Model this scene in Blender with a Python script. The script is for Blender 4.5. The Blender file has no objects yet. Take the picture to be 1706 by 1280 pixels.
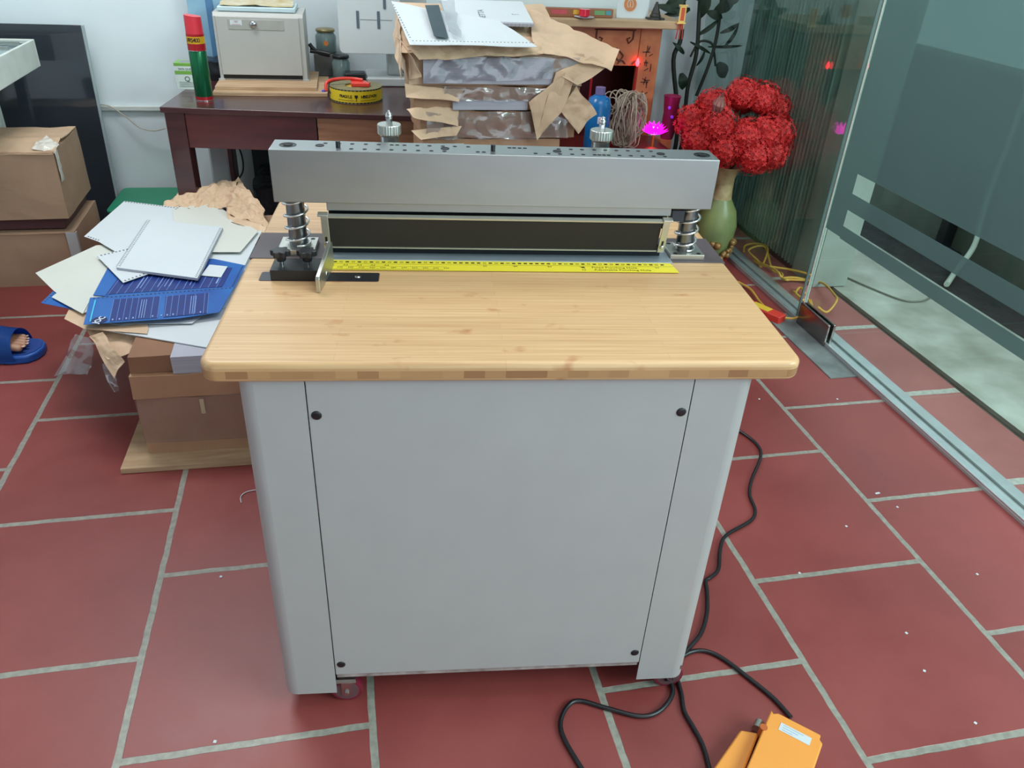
import bpy, bmesh, math, random
from mathutils import Vector, Matrix, Euler, noise
S = bpy.context.scene
C = S.collection
PI = math.pi

# ------------------------------------------------------------------ camera
CAM = Vector((0.5127, -1.0595, 1.493)); CROT = Euler((1.0212, -0.0479, -0.203), 'XYZ'); FPX = 1304.9
cd = bpy.data.cameras.new('camera'); cam = bpy.data.objects.new('camera', cd); C.objects.link(cam)
cam.location = CAM; cam.rotation_euler = CROT
cd.sensor_fit = 'HORIZONTAL'; cd.sensor_width = 36.0; cd.lens = 36.0 * FPX / 1706.0; cd.clip_start = 0.02
S.camera = cam
CM = CROT.to_matrix()
def ray(px, py): return CM @ Vector(((px - 853) / FPX, -(py - 640) / FPX, -1.0))
def at(px, py, x=None, y=None, z=None):
    """real point seen at a pixel when its distance (one world coordinate) is known"""
    d = ray(px, py)
    t = (x - CAM.x) / d.x if x is not None else (y - CAM.y) / d.y if y is not None else (z - CAM.z) / d.z
    return CAM + d * t

# ------------------------------------------------------------------ world, lights, exposure
w = bpy.data.worlds.new('overcast_sky'); S.world = w; w.use_nodes = True
bg = w.node_tree.nodes['Background']; bg.inputs[0].default_value = (0.80, 0.91, 1.0, 1); bg.inputs[1].default_value = 1.9
def area(name, loc, rot, sx, sy, e, col):
    l = bpy.data.lights.new(name, 'AREA'); l.shape = 'RECTANGLE'; l.size = sx; l.size_y = sy; l.energy = e; l.color = col
    o = bpy.data.objects.new(name, l); C.objects.link(o); o.location = loc; o.rotation_euler = rot; return o
area('ceiling_lamp_light', (1.5, 0.0, 2.93), (0, 0, 0), 1.6, 1.2, 25, (0.97, 0.98, 1.0))
area('ceiling_lamp_light', (-0.3, 1.9, 2.93), (0, 0, 0), 1.2, 0.6, 40, (0.97, 0.98, 1.0))
area('street_daylight', (4.6, -2.6, 3.4), (math.radians(48), 0, math.radians(40)), 3.0, 2.0, 360, (0.90, 0.96, 1.0))
S.view_settings.view_transform = 'Standard'; S.view_settings.look = 'None'
S.view_settings.exposure = 0.08; S.view_settings.gamma = 1.0; S.view_settings.use_curve_mapping = False

# ------------------------------------------------------------------ materials
def lin(c):
    c = [v / 255.0 for v in c]
    return tuple((v / 12.92 if v <= 0.04045 else ((v + 0.055) / 1.055) ** 2.4) for v in c) + (1,)
MATS = {}
def mat(name, rgb, rough=0.5, metal=0.0, var=0.08, scale=12.0, bump=0.0, bscale=60.0, emit=0.0, stretch=None, trans=0.0, rgb2=None, coat=0.0, spec=0.5, ior=1.45, dist=0.002):
    if name in MATS: return MATS[name]
    m = bpy.data.materials.new(name); m.use_nodes = True; nt = m.node_tree; N = nt.nodes; L = nt.links
    b = N['Principled BSDF']; b.inputs['Roughness'].default_value = rough; b.inputs['Metallic'].default_value = metal
    b.inputs['Specular IOR Level'].default_value = spec
    tc = N.new('ShaderNodeTexCoord'); mp = N.new('ShaderNodeMapping'); L.new(tc.outputs['Object'], mp.inputs[0])
    if stretch: mp.inputs['Scale'].default_value = stretch
    n = N.new('ShaderNodeTexNoise'); n.inputs['Scale'].default_value = scale; n.inputs['Detail'].default_value = 5; L.new(mp.outputs[0], n.inputs['Vector'])
    cr = N.new('ShaderNodeValToRGB'); c = lin(rgb); c2 = lin(rgb2) if rgb2 else None
    cr.color_ramp.elements[0].position = 0.3; cr.color_ramp.elements[1].position = 0.7
    cr.color_ramp.elements[0].color = c2 if c2 else tuple(max(0, v * (1 - var)) for v in c[:3]) + (1,)
    cr.color_ramp.elements[1].color = c if c2 else tuple(min(1, v * (1 + var)) for v in c[:3]) + (1,)
    L.new(n.outputs[0], cr.inputs[0]); L.new(cr.outputs[0], b.inputs['Base Color'])
    if bump > 0:
        n2 = N.new('ShaderNodeTexNoise'); n2.inputs['Scale'].default_value = bscale; n2.inputs['Detail'].default_value = 4; L.new(mp.outputs[0], n2.inputs['Vector'])
        bp = N.new('ShaderNodeBump'); bp.inputs['Strength'].default_value = bump; bp.inputs['Distance'].default_value = dist
        L.new(n2.outputs[0], bp.inputs['Height']); L.new(bp.outputs[0], b.inputs['Normal'])
    if emit: b.inputs['Emission Color'].default_value = c; b.inputs['Emission Strength'].default_value = emit
    if trans: b.inputs['Transmission Weight'].default_value = trans; b.inputs['IOR'].default_value = ior
    if coat: b.inputs['Coat Weight'].default_value = coat; b.inputs['Coat Roughness'].default_value = 0.08
    MATS[name] = m; return m
def film_mat(name, tcol, amount, rough=0.05, dcol=None, dmix=0.0, transl=0.0, fres=1.45):
    """thin clear sheet: see-through plus sheen plus optional frosted scatter"""
    if name in MATS: return MATS[name]
    m = bpy.data.materials.new(name); m.use_nodes = True; nt = m.node_tree; N = nt.nodes; L = nt.links
    for n in list(N):
        if n.type != 'OUTPUT_MATERIAL': N.remove(n)
    out = [n for n in N if n.type == 'OUTPUT_MATERIAL'][0]
    t = N.new('ShaderNodeBsdfTransparent'); t.inputs[0].default_value = lin(tcol)
    g = N.new('ShaderNodeBsdfGlossy'); g.inputs['Roughness'].default_value = rough
    base = t
    if dmix:
        d = N.new('ShaderNodeBsdfDiffuse'); d.inputs[0].default_value = lin(dcol)
        tr = N.new('ShaderNodeBsdfTranslucent'); tr.inputs[0].default_value = lin(dcol)
        x = N.new('ShaderNodeMixShader'); x.inputs[0].default_value = transl; L.new(d.outputs[0], x.inputs[1]); L.new(tr.outputs[0], x.inputs[2])
        y = N.new('ShaderNodeMixShader'); L.new(t.outputs[0], y.inputs[1]); L.new(x.outputs[0], y.inputs[2])
        nz = N.new('ShaderNodeTexNoise'); nz.inputs['Scale'].default_value = 3.0; nz.inputs['Detail'].default_value = 6
        tc = N.new('ShaderNodeTexCoord'); L.new(tc.outputs['Object'], nz.inputs['Vector'])
        ma = N.new('ShaderNodeMath'); ma.operation = 'MULTIPLY_ADD'; ma.inputs[1].default_value = 0.12; ma.inputs[2].default_value = dmix - 0.06
        L.new(nz.outputs[0], ma.inputs[0]); L.new(ma.outputs[0], y.inputs[0]); base = y
    ge = N.new('ShaderNodeNewGeometry'); vd = N.new('ShaderNodeVectorMath'); vd.operation = 'DOT_PRODUCT'; L.new(ge.outputs['Incoming'], vd.inputs[0]); L.new(ge.outputs['Normal'], vd.inputs[1])
    ab = N.new('ShaderNodeMath'); ab.operation = 'ABSOLUTE'; L.new(vd.outputs['Value'], ab.inputs[0])
    om = N.new('ShaderNodeMath'); om.operation = 'SUBTRACT'; om.inputs[0].default_value = 1.0; L.new(ab.outputs[0], om.inputs[1])
    pw = N.new('ShaderNodeMath'); pw.operation = 'POWER'; pw.inputs[1].default_value = 5.0; L.new(om.outputs[0], pw.inputs[0])
    mu = N.new('ShaderNodeMath'); mu.operation = 'MULTIPLY_ADD'; mu.inputs[1].default_value = 0.95 * amount; mu.inputs[2].default_value = 0.05 * amount; L.new(pw.outputs[0], mu.inputs[0])
    z = N.new('ShaderNodeMixShader'); L.new(mu.outputs[0], z.inputs[0]); L.new(base.outputs[0], z.inputs[1]); L.new(g.outputs[0], z.inputs[2])
    L.new(z.outputs[0], out.inputs[0]); MATS[name] = m; return m

def bamboo_mat():
    m = bpy.data.materials.new('bamboo'); m.use_nodes = True; nt = m.node_tree; N = nt.nodes; L = nt.links; b = N['Principled BSDF']
    b.inputs['Roughness'].default_value = 0.42; b.inputs['Coat Weight'].default_value = 0.25; b.inputs['Coat Roughness'].default_value = 0.25
    tc = N.new('ShaderNodeTexCoord')
    def noise_n(scale, sc, det=4):
        mp = N.new('ShaderNodeMapping'); mp.inputs['Scale'].default_value = sc; L.new(tc.outputs['Object'], mp.inputs[0])
        n = N.new('ShaderNodeTexNoise'); n.inputs['Scale'].default_value = scale; n.inputs['Detail'].default_value = det; L.new(mp.outputs[0], n.inputs['Vector']); return n
    a = noise_n(1.0, (4, 260, 60)); c1 = N.new('ShaderNodeValToRGB'); L.new(a.outputs[0], c1.inputs[0])
    c1.color_ramp.elements[0].position = .3; c1.color_ramp.elements[0].color = lin((194, 152, 107)); c1.color_ramp.elements[1].position = .68; c1.color_ramp.elements[1].color = lin((214, 178, 133))
    # planks about 2 cm wide
    br = N.new('ShaderNodeTexBrick'); br.inputs['Scale'].default_value = 1.0; br.inputs['Brick Width'].default_value = 0.55; br.inputs['Row Height'].default_value = 0.022
    br.inputs['Mortar Size'].default_value = 0.0004; br.inputs['Color1'].default_value = (1, 1, 1, 1); br.inputs['Color2'].default_value = (0.86, 0.83, 0.80, 1); br.inputs['Mortar'].default_value = (.7, .62, .52, 1)
    L.new(tc.outputs['Object'], br.inputs['Vector'])
    mx = N.new('ShaderNodeMix'); mx.data_type = 'RGBA'; mx.blend_type = 'MULTIPLY'; mx.inputs[0].default_value = 0.55; L.new(c1.outputs[0], mx.inputs[6]); L.new(br.outputs[0], mx.inputs[7])
    # node marks
    k = noise_n(1.0, (15, 27, 10), 3); c2 = N.new('ShaderNodeValToRGB'); L.new(k.outputs[0], c2.inputs[0])
    c2.color_ramp.elements[0].position = .645; c2.color_ramp.elements[0].color = (0, 0, 0, 1); c2.color_ramp.elements[1].position = .80; c2.color_ramp.elements[1].color = (1, 1, 1, 1)
    mx2 = N.new('ShaderNodeMix'); mx2.data_type = 'RGBA'; L.new(c2.outputs[0], mx2.inputs[0]); L.new(mx.outputs[2], mx2.inputs[6]); mx2.inputs[7].default_value = lin((172, 114, 72))
    # darker core layer seen on the edge
    sp = N.new('ShaderNodeSeparateXYZ'); L.new(tc.outputs['Object'], sp.inputs[0])
    g1 = N.new('ShaderNodeMath'); g1.operation = 'GREATER_THAN'; g1.inputs[1].default_value = 0.008; L.new(sp.outputs[2], g1.inputs[0])
    g2 = N.new('ShaderNodeMath'); g2.operation = 'LESS_THAN'; g2.inputs[1].default_value = 0.022; L.new(sp.outputs[2], g2.inputs[0])
    g3 = N.new('ShaderNodeMath'); g3.operation = 'MULTIPLY'; L.new(g1.outputs[0], g3.inputs[0]); L.new(g2.outputs[0], g3.inputs[1])
    b2 = N.new('ShaderNodeTexBrick'); b2.inputs['Scale'].default_value = 1.0; b2.inputs['Brick Width'].default_value = 0.034; b2.inputs['Row Height'].default_value = 0.5; b2.inputs['Mortar Size'].default_value = 0
    b2.inputs['Color1'].default_value = lin((146, 102, 68)); b2.inputs['Color2'].default_value = lin((186, 146, 102)); L.new(tc.outputs['Object'], b2.inputs['Vector'])
    mx3 = N.new('ShaderNodeMix'); mx3.data_type = 'RGBA'; L.new(g3.outputs[0], mx3.inputs[0]); L.new(mx2.outputs[2], mx3.inputs[6]); L.new(b2.outputs[0], mx3.inputs[7])
    L.new(mx3.outputs[2], b.inputs['Base Color']); return m
def tile_mat(name, off=0.2575, rgb=(148, 71, 68), rgb2=(131, 57, 55), grout=(150, 148, 138), bw=0.515, rh=0.503, mort=0.0085):
    m = bpy.data.materials.new(name); m.use_nodes = True; nt = m.node_tree; N = nt.nodes; L = nt.links; b = N['Principled BSDF']
    tc = N.new('ShaderNodeTexCoord'); sp = N.new('ShaderNodeSeparateXYZ'); L.new(tc.outputs['Object'], sp.inputs[0])
    nz0 = N.new('ShaderNodeTexNoise'); nz0.inputs['Scale'].default_value = 14; nz0.inputs['Detail'].default_value = 3; L.new(tc.outputs['Object'], nz0.inputs['Vector'])
    wob = N.new('ShaderNodeMath'); wob.operation = 'MULTIPLY_ADD'; wob.inputs[1].default_value = 0.006; wob.inputs[2].default_value = off - 0.003; L.new(nz0.outputs[0], wob.inputs[0])
    ad = N.new('ShaderNodeMath'); ad.operation = 'ADD'; L.new(sp.outputs[1], ad.inputs[0]); L.new(wob.outputs[0], ad.inputs[1])
    wob2 = N.new('ShaderNodeMath'); wob2.operation = 'MULTIPLY_ADD'; wob2.inputs[1].default_value = 0.006; wob2.inputs[2].default_value = -0.003; L.new(nz0.outputs[0], wob2.inputs[0])
    ad2 = N.new('ShaderNodeMath'); ad2.operation = 'ADD'; L.new(sp.outputs[0], ad2.inputs[0]); L.new(wob2.outputs[0], ad2.inputs[1])
    cb = N.new('ShaderNodeCombineXYZ'); L.new(ad.outputs[0], cb.inputs[0]); L.new(ad2.outputs[0], cb.inputs[1])
    br = N.new('ShaderNodeTexBrick'); br.inputs['Scale'].default_value = 1; br.inputs['Brick Width'].default_value = bw; br.inputs['Row Height'].default_value = rh
    br.inputs['Mortar Size'].default_value = mort; br.inputs['Mortar Smooth'].default_value = 0.15; br.offset = 0.5; br.offset_frequency = 2
    br.inputs['Color1'].default_value = (1, 1, 1, 1); br.inputs['Color2'].default_value = (0.88, 0.86, 0.86, 1); br.inputs['Mortar'].default_value = (1, 1, 1, 1)
    L.new(cb.outputs[0], br.inputs['Vector'])
    nz = N.new('ShaderNodeTexNoise'); nz.inputs['Scale'].default_value = 2.2; nz.inputs['Detail'].default_value = 8; nz.inputs['Roughness'].default_value = .65; L.new(tc.outputs['Object'], nz.inputs['Vector'])
    cr = N.new('ShaderNodeValToRGB'); L.new(nz.outputs[0], cr.inputs[0]); cr.color_ramp.elements[0].position = .35; cr.color_ramp.elements[1].position = .66
    cr.color_ramp.elements[0].color = lin(rgb2); cr.color_ramp.elements[1].color = lin(rgb)
    mu = N.new('ShaderNodeMix'); mu.data_type = 'RGBA'; mu.blend_type = 'MULTIPLY'; mu.inputs[0].default_value = 1; L.new(cr.outputs[0], mu.inputs[6]); L.new(br.outputs[0], mu.inputs[7])
    nz2 = N.new('ShaderNodeTexNoise'); nz2.inputs['Scale'].default_value = 60; nz2.inputs['Detail'].default_value = 5; L.new(tc.outputs['Object'], nz2.inputs['Vector'])
    cg = N.new('ShaderNodeValToRGB'); L.new(nz2.outputs[0], cg.inputs[0]); g = lin(grout); cg.color_ramp.elements[0].position = .3; cg.color_ramp.elements[1].position = .7
    cg.color_ramp.elements[0].color = tuple(v * .75 for v in g[:3]) + (1,); cg.color_ramp.elements[1].color = tuple(v * 1.15 for v in g[:3]) + (1,)
    mx = N.new('ShaderNodeMix'); mx.data_type = 'RGBA'; L.new(br.outputs['Fac'], mx.inputs[0]); L.new(mu.outputs[2], mx.inputs[6]); L.new(cg.outputs[0], mx.inputs[7])
    L.new(mx.outputs[2], b.inputs['Base Color'])
    rr = N.new('ShaderNodeMapRange'); L.new(nz.outputs[0], rr.inputs[0]); rr.inputs[1].default_value = .3; rr.inputs[2].default_value = .7; rr.inputs[3].default_value = .36; rr.inputs[4].default_value = .52
    L.new(rr.outputs[0], b.inputs['Roughness']); b.inputs['Specular IOR Level'].default_value = 0.55
    inv = N.new('ShaderNodeMath'); inv.operation = 'MULTIPLY_ADD'; inv.inputs[1].default_value = -1; inv.inputs[2].default_value = 1; L.new(br.outputs['Fac'], inv.inputs[0])
    bp = N.new('ShaderNodeBump'); bp.inputs['Strength'].default_value = .5; bp.inputs['Distance'].default_value = .002; L.new(inv.outputs[0], bp.inputs['Height'])
    bp2 = N.new('ShaderNodeBump'); bp2.inputs['Strength'].default_value = .12; bp2.inputs['Distance'].default_value = .001; L.new(nz2.outputs[0], bp2.inputs['Height']); L.new(bp.outputs[0], bp2.inputs['Normal'])
    L.new(bp2.outputs[0], b.inputs['Normal']); return m
def striped_mat(name, base, line, axis, period, frac=0.5, rough=0.5):
    """sheet-metal or printed stripes along one object axis"""
    m = bpy.data.materials.new(name); m.use_nodes = True; nt = m.node_tree; N = nt.nodes; L = nt.links; b = N['Principled BSDF']; b.inputs['Roughness'].default_value = rough
    tc = N.new('ShaderNodeTexCoord'); sp = N.new('ShaderNodeSeparateXYZ'); L.new(tc.outputs['Object'], sp.inputs[0])
    a = N.new('ShaderNodeMath'); a.operation = 'MULTIPLY'; a.inputs[1].default_value = 1 / period; L.new(sp.outputs[axis], a.inputs[0])
    f = N.new('ShaderNodeMath'); f.operation = 'FRACT'; L.new(a.outputs[0], f.inputs[0])
    g = N.new('ShaderNodeMath'); g.operation = 'LESS_THAN'; g.inputs[1].default_value = frac; L.new(f.outputs[0], g.inputs[0])
    mx = N.new('ShaderNodeMix'); mx.data_type = 'RGBA'; L.new(g.outputs[0], mx.inputs[0]); mx.inputs[6].default_value = lin(base); mx.inputs[7].default_value = lin(line)
    L.new(mx.outputs[2], b.inputs['Base Color']); MATS[name] = m; return m

M_bamboo = bamboo_mat()
M_paint = mat('cream_grey_powder_coat', (168, 168, 168), .42, var=.02)
M_bar = mat('brushed_steel', (155, 160, 161), .36, .85, var=.04, scale=5, stretch=(1, 1, 3), bump=.06, bscale=90, dist=.0004)
M_steel = mat('polished_steel', (200, 202, 204), .18, 1.0, var=.04)
M_alu = mat('matt_aluminium', (196, 197, 190), .38, 1.0, var=.05)
M_nickel = mat('nickel_plate', (196, 196, 186), .4, .75, var=.05)
M_die = mat('ground_steel', (160, 172, 182), .42, .55, var=.15, scale=5)
M_spring = mat('spring_wire', (225, 225, 225), .22, .9)
M_post = mat('oiled_steel_post', (128, 130, 134), .3, .95, var=.1)
M_dark = mat('dark_brown_guard', (50, 46, 44), .6, var=.1, scale=4, spec=.15)
M_black = mat('black_plastic', (26, 27, 30), .38, var=.1)
M_hole = mat('hole_shadow_black', (14, 14, 15), .7)
M_plate = mat('dark_plum_laminate', (82, 72, 76), .5, var=.06)
M_yellow = mat('ruler_yellow', (232, 216, 60), .4, var=.03)
M_ink = mat('black_ink', (24, 24, 18), .6)
M_rubber = mat('black_rubber_cable', (30, 30, 34), .3, var=.1)
M_kraft = mat('kraft_paper', (208, 178, 148), .72, var=.1, scale=9, bump=.5, bscale=22, dist=.004)
M_kraft2 = mat('kraft_paper_wrapped', (172, 132, 102), .5, var=.1, scale=7, bump=.55, bscale=16, dist=.006, coat=.35)
M_card = mat('cardboard', (160, 130, 106), .75, var=.09, scale=5, bump=.15, bscale=60)
M_paper = mat('white_paper', (206, 213, 217), .6, var=.02, scale=5)
M_cream = mat('cream_paper', (208, 210, 202), .6, var=.02, scale=5)
M_pgrey = mat('paper_block_edge', (170, 170, 182), .7, var=.1, scale=3, stretch=(1, 1, 80))
M_blue = mat('blue_printed_card', (18, 66, 152), .5, rgb2=(36, 112, 186), scale=3.5)
M_navy = mat('navy_printed_panel', (20, 44, 118), .5, var=.05)
M_wline = mat('white_print', (226, 234, 248), .5, var=.02); M_pline = mat('pale_line_print', (104, 140, 208), .5, var=.02)
M_cyan = mat('cyan_print', (70, 200, 230), .5)
M_film = film_mat('plastic_film', (246, 246, 248), 1.6, .10, (205, 205, 210), .10, .3)
M_desk = mat('mahogany_wood', (74, 40, 40), .28, rgb2=(58, 28, 32), scale=6, stretch=(1, 8, 8), coat=.3)
M_desk2 = mat('mahogany_front', (92, 38, 36), .35, rgb2=(72, 28, 28), scale=5, stretch=(1, 6, 6), coat=.2)
M_drawer = mat('light_drawer_wood', (172, 122, 90), .5, rgb2=(138, 92, 66), scale=6, stretch=(1, 1, 10))
M_ply = mat('plywood', (196, 166, 132), .65, rgb2=(168, 136, 104), scale=7, stretch=(1, 6, 12))
M_wall = mat('pale_blue_wall_paint', (218, 230, 234), .7, var=.03, scale=2.5, bump=.1, bscale=30)
M_ceil = mat('ceiling_paint', (225, 226, 222), .8, var=.02)
M_carved = mat('carved_orange_wood', (190, 118, 74), .42, rgb2=(160, 88, 54), scale=14, coat=.2)
M_groove = mat('dark_carved_groove', (84, 38, 26), .6)
M_grey = mat('warm_grey_metal', (176, 176, 172), .45, var=.02)
M_concrete = mat('terrace_concrete', (184, 186, 178), .85, rgb2=(140, 140, 128), scale=5, bump=.3, bscale=120)
M_glass = film_mat('clear_glass', (225, 236, 232), 1.0, .02)
M_frost = film_mat('frosted_film', (190, 208, 205), .35, .35, (128, 150, 150), .55, .45)

# ------------------------------------------------------------------ mesh helpers
def V3(*a): return Vector(a)
def box(bm, x0, x1, y0, y1, z0, z1, M=None, mi=0):
    vs = [Vector((x, y, z)) for z in (z0, z1) for y in (y0, y1) for x in (x0, x1)]
    if M is not None: vs = [M @ v for v in vs]
    v = [bm.verts.new(p) for p in vs]
    for f in ((0, 2, 3, 1), (4, 5, 7, 6), (0, 1, 5, 4), (2, 6, 7, 3), (0, 4, 6, 2), (1, 3, 7, 5)):
        bm.faces.new([v[i] for i in f]).material_index = mi
def prism(bm, pts, z0, z1, M=None):
    """outline in xy pulled from z0 to z1"""
    a = [Vector((p[0], p[1], z0)) for p in pts]; b = [Vector((p[0], p[1], z1)) for p in pts]
    if M is not None: a = [M @ p for p in a]; b = [M @ p for p in b]
    a = [bm.verts.new(p) for p in a]; b = [bm.verts.new(p) for p in b]; n = len(a)
    bm.faces.new(a[::-1]); bm.faces.new(b)
    for i in range(n): bm.faces.new((a[i], a[(i + 1) % n], b[(i + 1) % n], b[i]))
def cyl(bm, c, r, h, seg=24, axis='Z', r2=None, cap=True):
    r2 = r if r2 is None else r2; rings = []
    for rr, t in ((r, 0), (r2, h)):
        ring = []
        for i in range(seg):
            a = 2 * PI * i / seg; u, v = rr * math.cos(a), rr * math.sin(a)
            p = (c[0] + u, c[1] + v, c[2] + t) if axis == 'Z' else (c[0] + u, c[1] + t, c[2] + v) if axis == 'Y' else (c[0] + t, c[1] + u, c[2] + v)
            ring.append(bm.verts.new(p))
        rings.append(ring)
    for i in range(seg): bm.faces.new((rings[0][i], rings[0][(i + 1) % seg], rings[1][(i + 1) % seg], rings[1][i]))
    if cap: bm.faces.new(rings[0][::-1]); bm.faces.new(rings[1])
def lathe(bm, prof, c=(0, 0, 0), seg=32, M=None):
    rings = []
    for r, z in prof:
        ring = []
        for i in range(seg):
            a = 2 * PI * i / seg; p = Vector((c[0] + max(r, 1e-5) * math.cos(a), c[1] + max(r, 1e-5) * math.sin(a), c[2] + z))
            ring.append(bm.verts.new(M @ p if M is not None else p))
        rings.append(ring)
    for k in range(len(rings) - 1):
        for i in range(seg): bm.faces.new((rings[k][i], rings[k][(i + 1) % seg], rings[k + 1][(i + 1) % seg], rings[k + 1][i]))
    bm.faces.new(rings[0][::-1]); bm.faces.new(rings[-1])
def sweep(bm, pts, r, seg=8, closed=False, rfun=None):
    pts = [Vector(p) for p in pts]; n = len(pts); rings = []; up = None
    for i, p in enumerate(pts):
        a = pts[(i - 1) % n] if closed or i > 0 else p; b = pts[(i + 1) % n] if closed or i < n - 1 else p
        t = (b - a); t = t.normalized() if t.length > 1e-9 else Vector((0, 0, 1))
        if up is None: up = t.orthogonal().normalized()
        up = (up - t * up.dot(t)); up = up.normalized() if up.length > 1e-6 else t.orthogonal().normalized()
        s = t.cross(up); rr = rfun(i / max(1, n - 1)) * r if rfun else r
        rings.append([bm.verts.new(p + up * (rr * math.cos(2 * PI * k / seg)) + s * (rr * math.sin(2 * PI * k / seg))) for k in range(seg)])
    for i in range(n if closed else n - 1):
        A, B = rings[i], rings[(i + 1) % n]
        for k in range(seg): bm.faces.new((A[k], A[(k + 1) % seg], B[(k + 1) % seg], B[k]))
    if not closed: bm.faces.new(rings[0][::-1]); bm.faces.new(rings[-1])
def spline(pts, sub=8, closed=False):
    P = [Vector(p) for p in pts]; n = len(P); out = []
    for i in range(n if closed else n - 1):
        p1, p2 = P[i], P[(i + 1) % n]
        p0 = P[(i - 1) % n] if (closed or i > 0) else p1; p3 = P[(i + 2) % n] if (closed or i + 2 < n) else p2
        for k in range(sub):
            t = k / sub
            out.append(0.5 * ((2 * p1) + (p2 - p0) * t + (2 * p0 - 5 * p1 + 4 * p2 - p3) * t * t + (3 * p1 - p0 - 3 * p2 + p3) * t ** 3))
    if not closed: out.append(P[-1])
    return out
def sphere(bm, c, r, seg=16, sz=1.0, rings=10):
    lathe(bm, [(r * math.sin(PI * k / rings), -r * sz * math.cos(PI * k / rings)) for k in range(rings + 1)], c, seg)
def text(bm, s, size, M, bold=0.0):
    cu = bpy.data.curves.new('t', 'FONT'); cu.body = s; cu.size = size; cu.align_x = 'CENTER'; cu.align_y = 'CENTER'; cu.extrude = 0.00015; cu.offset = bold; cu.resolution_u = 2
    o = bpy.data.objects.new('t', cu); me = o.to_mesh(); me.transform(M); bm.from_mesh(me); o.to_mesh_clear()
    bpy.data.objects.remove(o); bpy.data.curves.remove(cu)
def patch(bm, A, B, Cc, D, nu=24, nv=16, amp=0.0, freq=8.0, seed=0, thick=0.0015, sag=0.0):
    """wrinkled sheet between four corners (A-B front, D-C back)"""
    A, B, Cc, D = map(Vector, (A, B, Cc, D)); g = []; nrm = (B - A).cross(D - A).normalized()
    for j in range(nv + 1):
        row = []
        for i in range(nu + 1):
            u, v = i / nu, j / nv; p = (A * (1 - u) + B * u) * (1 - v) + (D * (1 - u) + Cc * u) * v
            q = p * freq + Vector((seed * 3.1, seed * 1.7, seed))
            h = abs(noise.noise(q)) * 1.4 + noise.noise(q * 2.3) * .5 + noise.noise(q * 5.1) * .18
            e = noise.noise_vector(q * .9) * amp * .9
            row.append(p + nrm * (h * amp - sag * math.sin(PI * u) * math.sin(PI * v)) + e * (1 if (i in (0, nu) or j in (0, nv)) else .4))
        g.append(row)
    top = [[bm.verts.new(p) for p in r] for r in g]; bot = [[bm.verts.new(p - nrm * thick) for p in r] for r in g]
    for j in range(nv):
        for i in range(nu):
            bm.faces.new((top[j][i], top[j][i + 1], top[j + 1][i + 1], top[j + 1][i])); bm.faces.new((bot[j][i], bot[j + 1][i], bot[j + 1][i + 1], bot[j][i + 1]))
    for i in range(nu): bm.faces.new((top[0][i + 1], top[0][i], bot[0][i], bot[0][i + 1])); bm.faces.new((top[nv][i], top[nv][i + 1], bot[nv][i + 1], bot[nv][i]))
    for j in range(nv): bm.faces.new((top[j][0], top[j + 1][0], bot[j + 1][0], bot[j][0])); bm.faces.new((top[j + 1][nu], top[j][nu], bot[j][nu], bot[j + 1][nu]))
def rough_box(bm, sx, sy, sz, amp=.004, seed=0, cuts=10, z0=0, x0=None, y0=None, freq=7):
    x0 = -sx / 2 if x0 is None else x0; y0 = 0 if y0 is None else y0
    b = bmesh.new(); bmesh.ops.create_cube(b, size=1); bmesh.ops.subdivide_edges(b, edges=b.edges[:], cuts=cuts, use_grid_fill=True)
    for v in b.verts:
        p = Vector((x0 + (v.co.x + .5) * sx, y0 + (v.co.y + .5) * sy, z0 + (v.co.z + .5) * sz))
        q = p * freq + Vector((seed, seed * 2, seed * 3)); d = noise.noise_vector(q) * amp + noise.noise_vector(q * 2.7) * amp * .4
        if v.co.z < -.49: d.z = 0
        v.co = p + d
    me = bpy.data.meshes.new('x'); b.to_mesh(me); b.free(); bm.from_mesh(me); bpy.data.meshes.remove(me)
def link(name, bm, m, parent=None, smooth=False, bevel=0.0, bseg=2):
    bmesh.ops.recalc_face_normals(bm, faces=bm.faces[:]); me = bpy.data.meshes.new(name); bm.to_mesh(me); bm.free()
    for mm in (m if isinstance(m, (list, tuple)) else [m]): me.materials.append(mm)
    if smooth: me.shade_smooth()
    o = bpy.data.objects.new(name, me); C.objects.link(o)
    if parent: o.parent = parent
    if bevel:
        b = o.modifiers.new('bevel', 'BEVEL'); b.width = bevel; b.segments = bseg; b.limit_method = 'ANGLE'; b.angle_limit = math.radians(40)
        if smooth is False: me.shade_smooth(); 
        e = o.modifiers.new('wn', 'WEIGHTED_NORMAL'); e.keep_sharp = True
        if hasattr(me, 'set_sharp_from_angle'): me.set_sharp_from_angle(angle=math.radians(35))
    elif smooth and hasattr(me, 'set_sharp_from_angle'): me.set_sharp_from_angle(angle=math.radians(50))
    return o
def tag(o, label, cat, group=None):
    o['label'] = label; o['category'] = cat
    if group: o['group'] = group
    return o
def thing(name, label, cat, loc=(0, 0, 0), rz=0, group=None, rot=None):
    o = bpy.data.objects.new(name, None); C.objects.link(o); o.location = loc; o.rotation_euler = rot if rot else (0, 0, rz); o.empty_display_size = .05
    return tag(o, label, cat, group)
def plabel(o, s): o['label'] = s; return o
def struct(name, bm, m, **k):
    o = link(name, bm, m, **k); o['kind'] = 'structure'; return o
NB = bmesh.new
def one(name, m, parent, *boxes, bevel=0.0):
    bm = NB()
    for b in boxes: box(bm, *b)
    return link(name, bm, m, parent, bevel=bevel)
def Rz(a): return Matrix.Rotation(a, 4, 'Z')
def Tr(*a): return Matrix.Translation(a)

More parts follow.
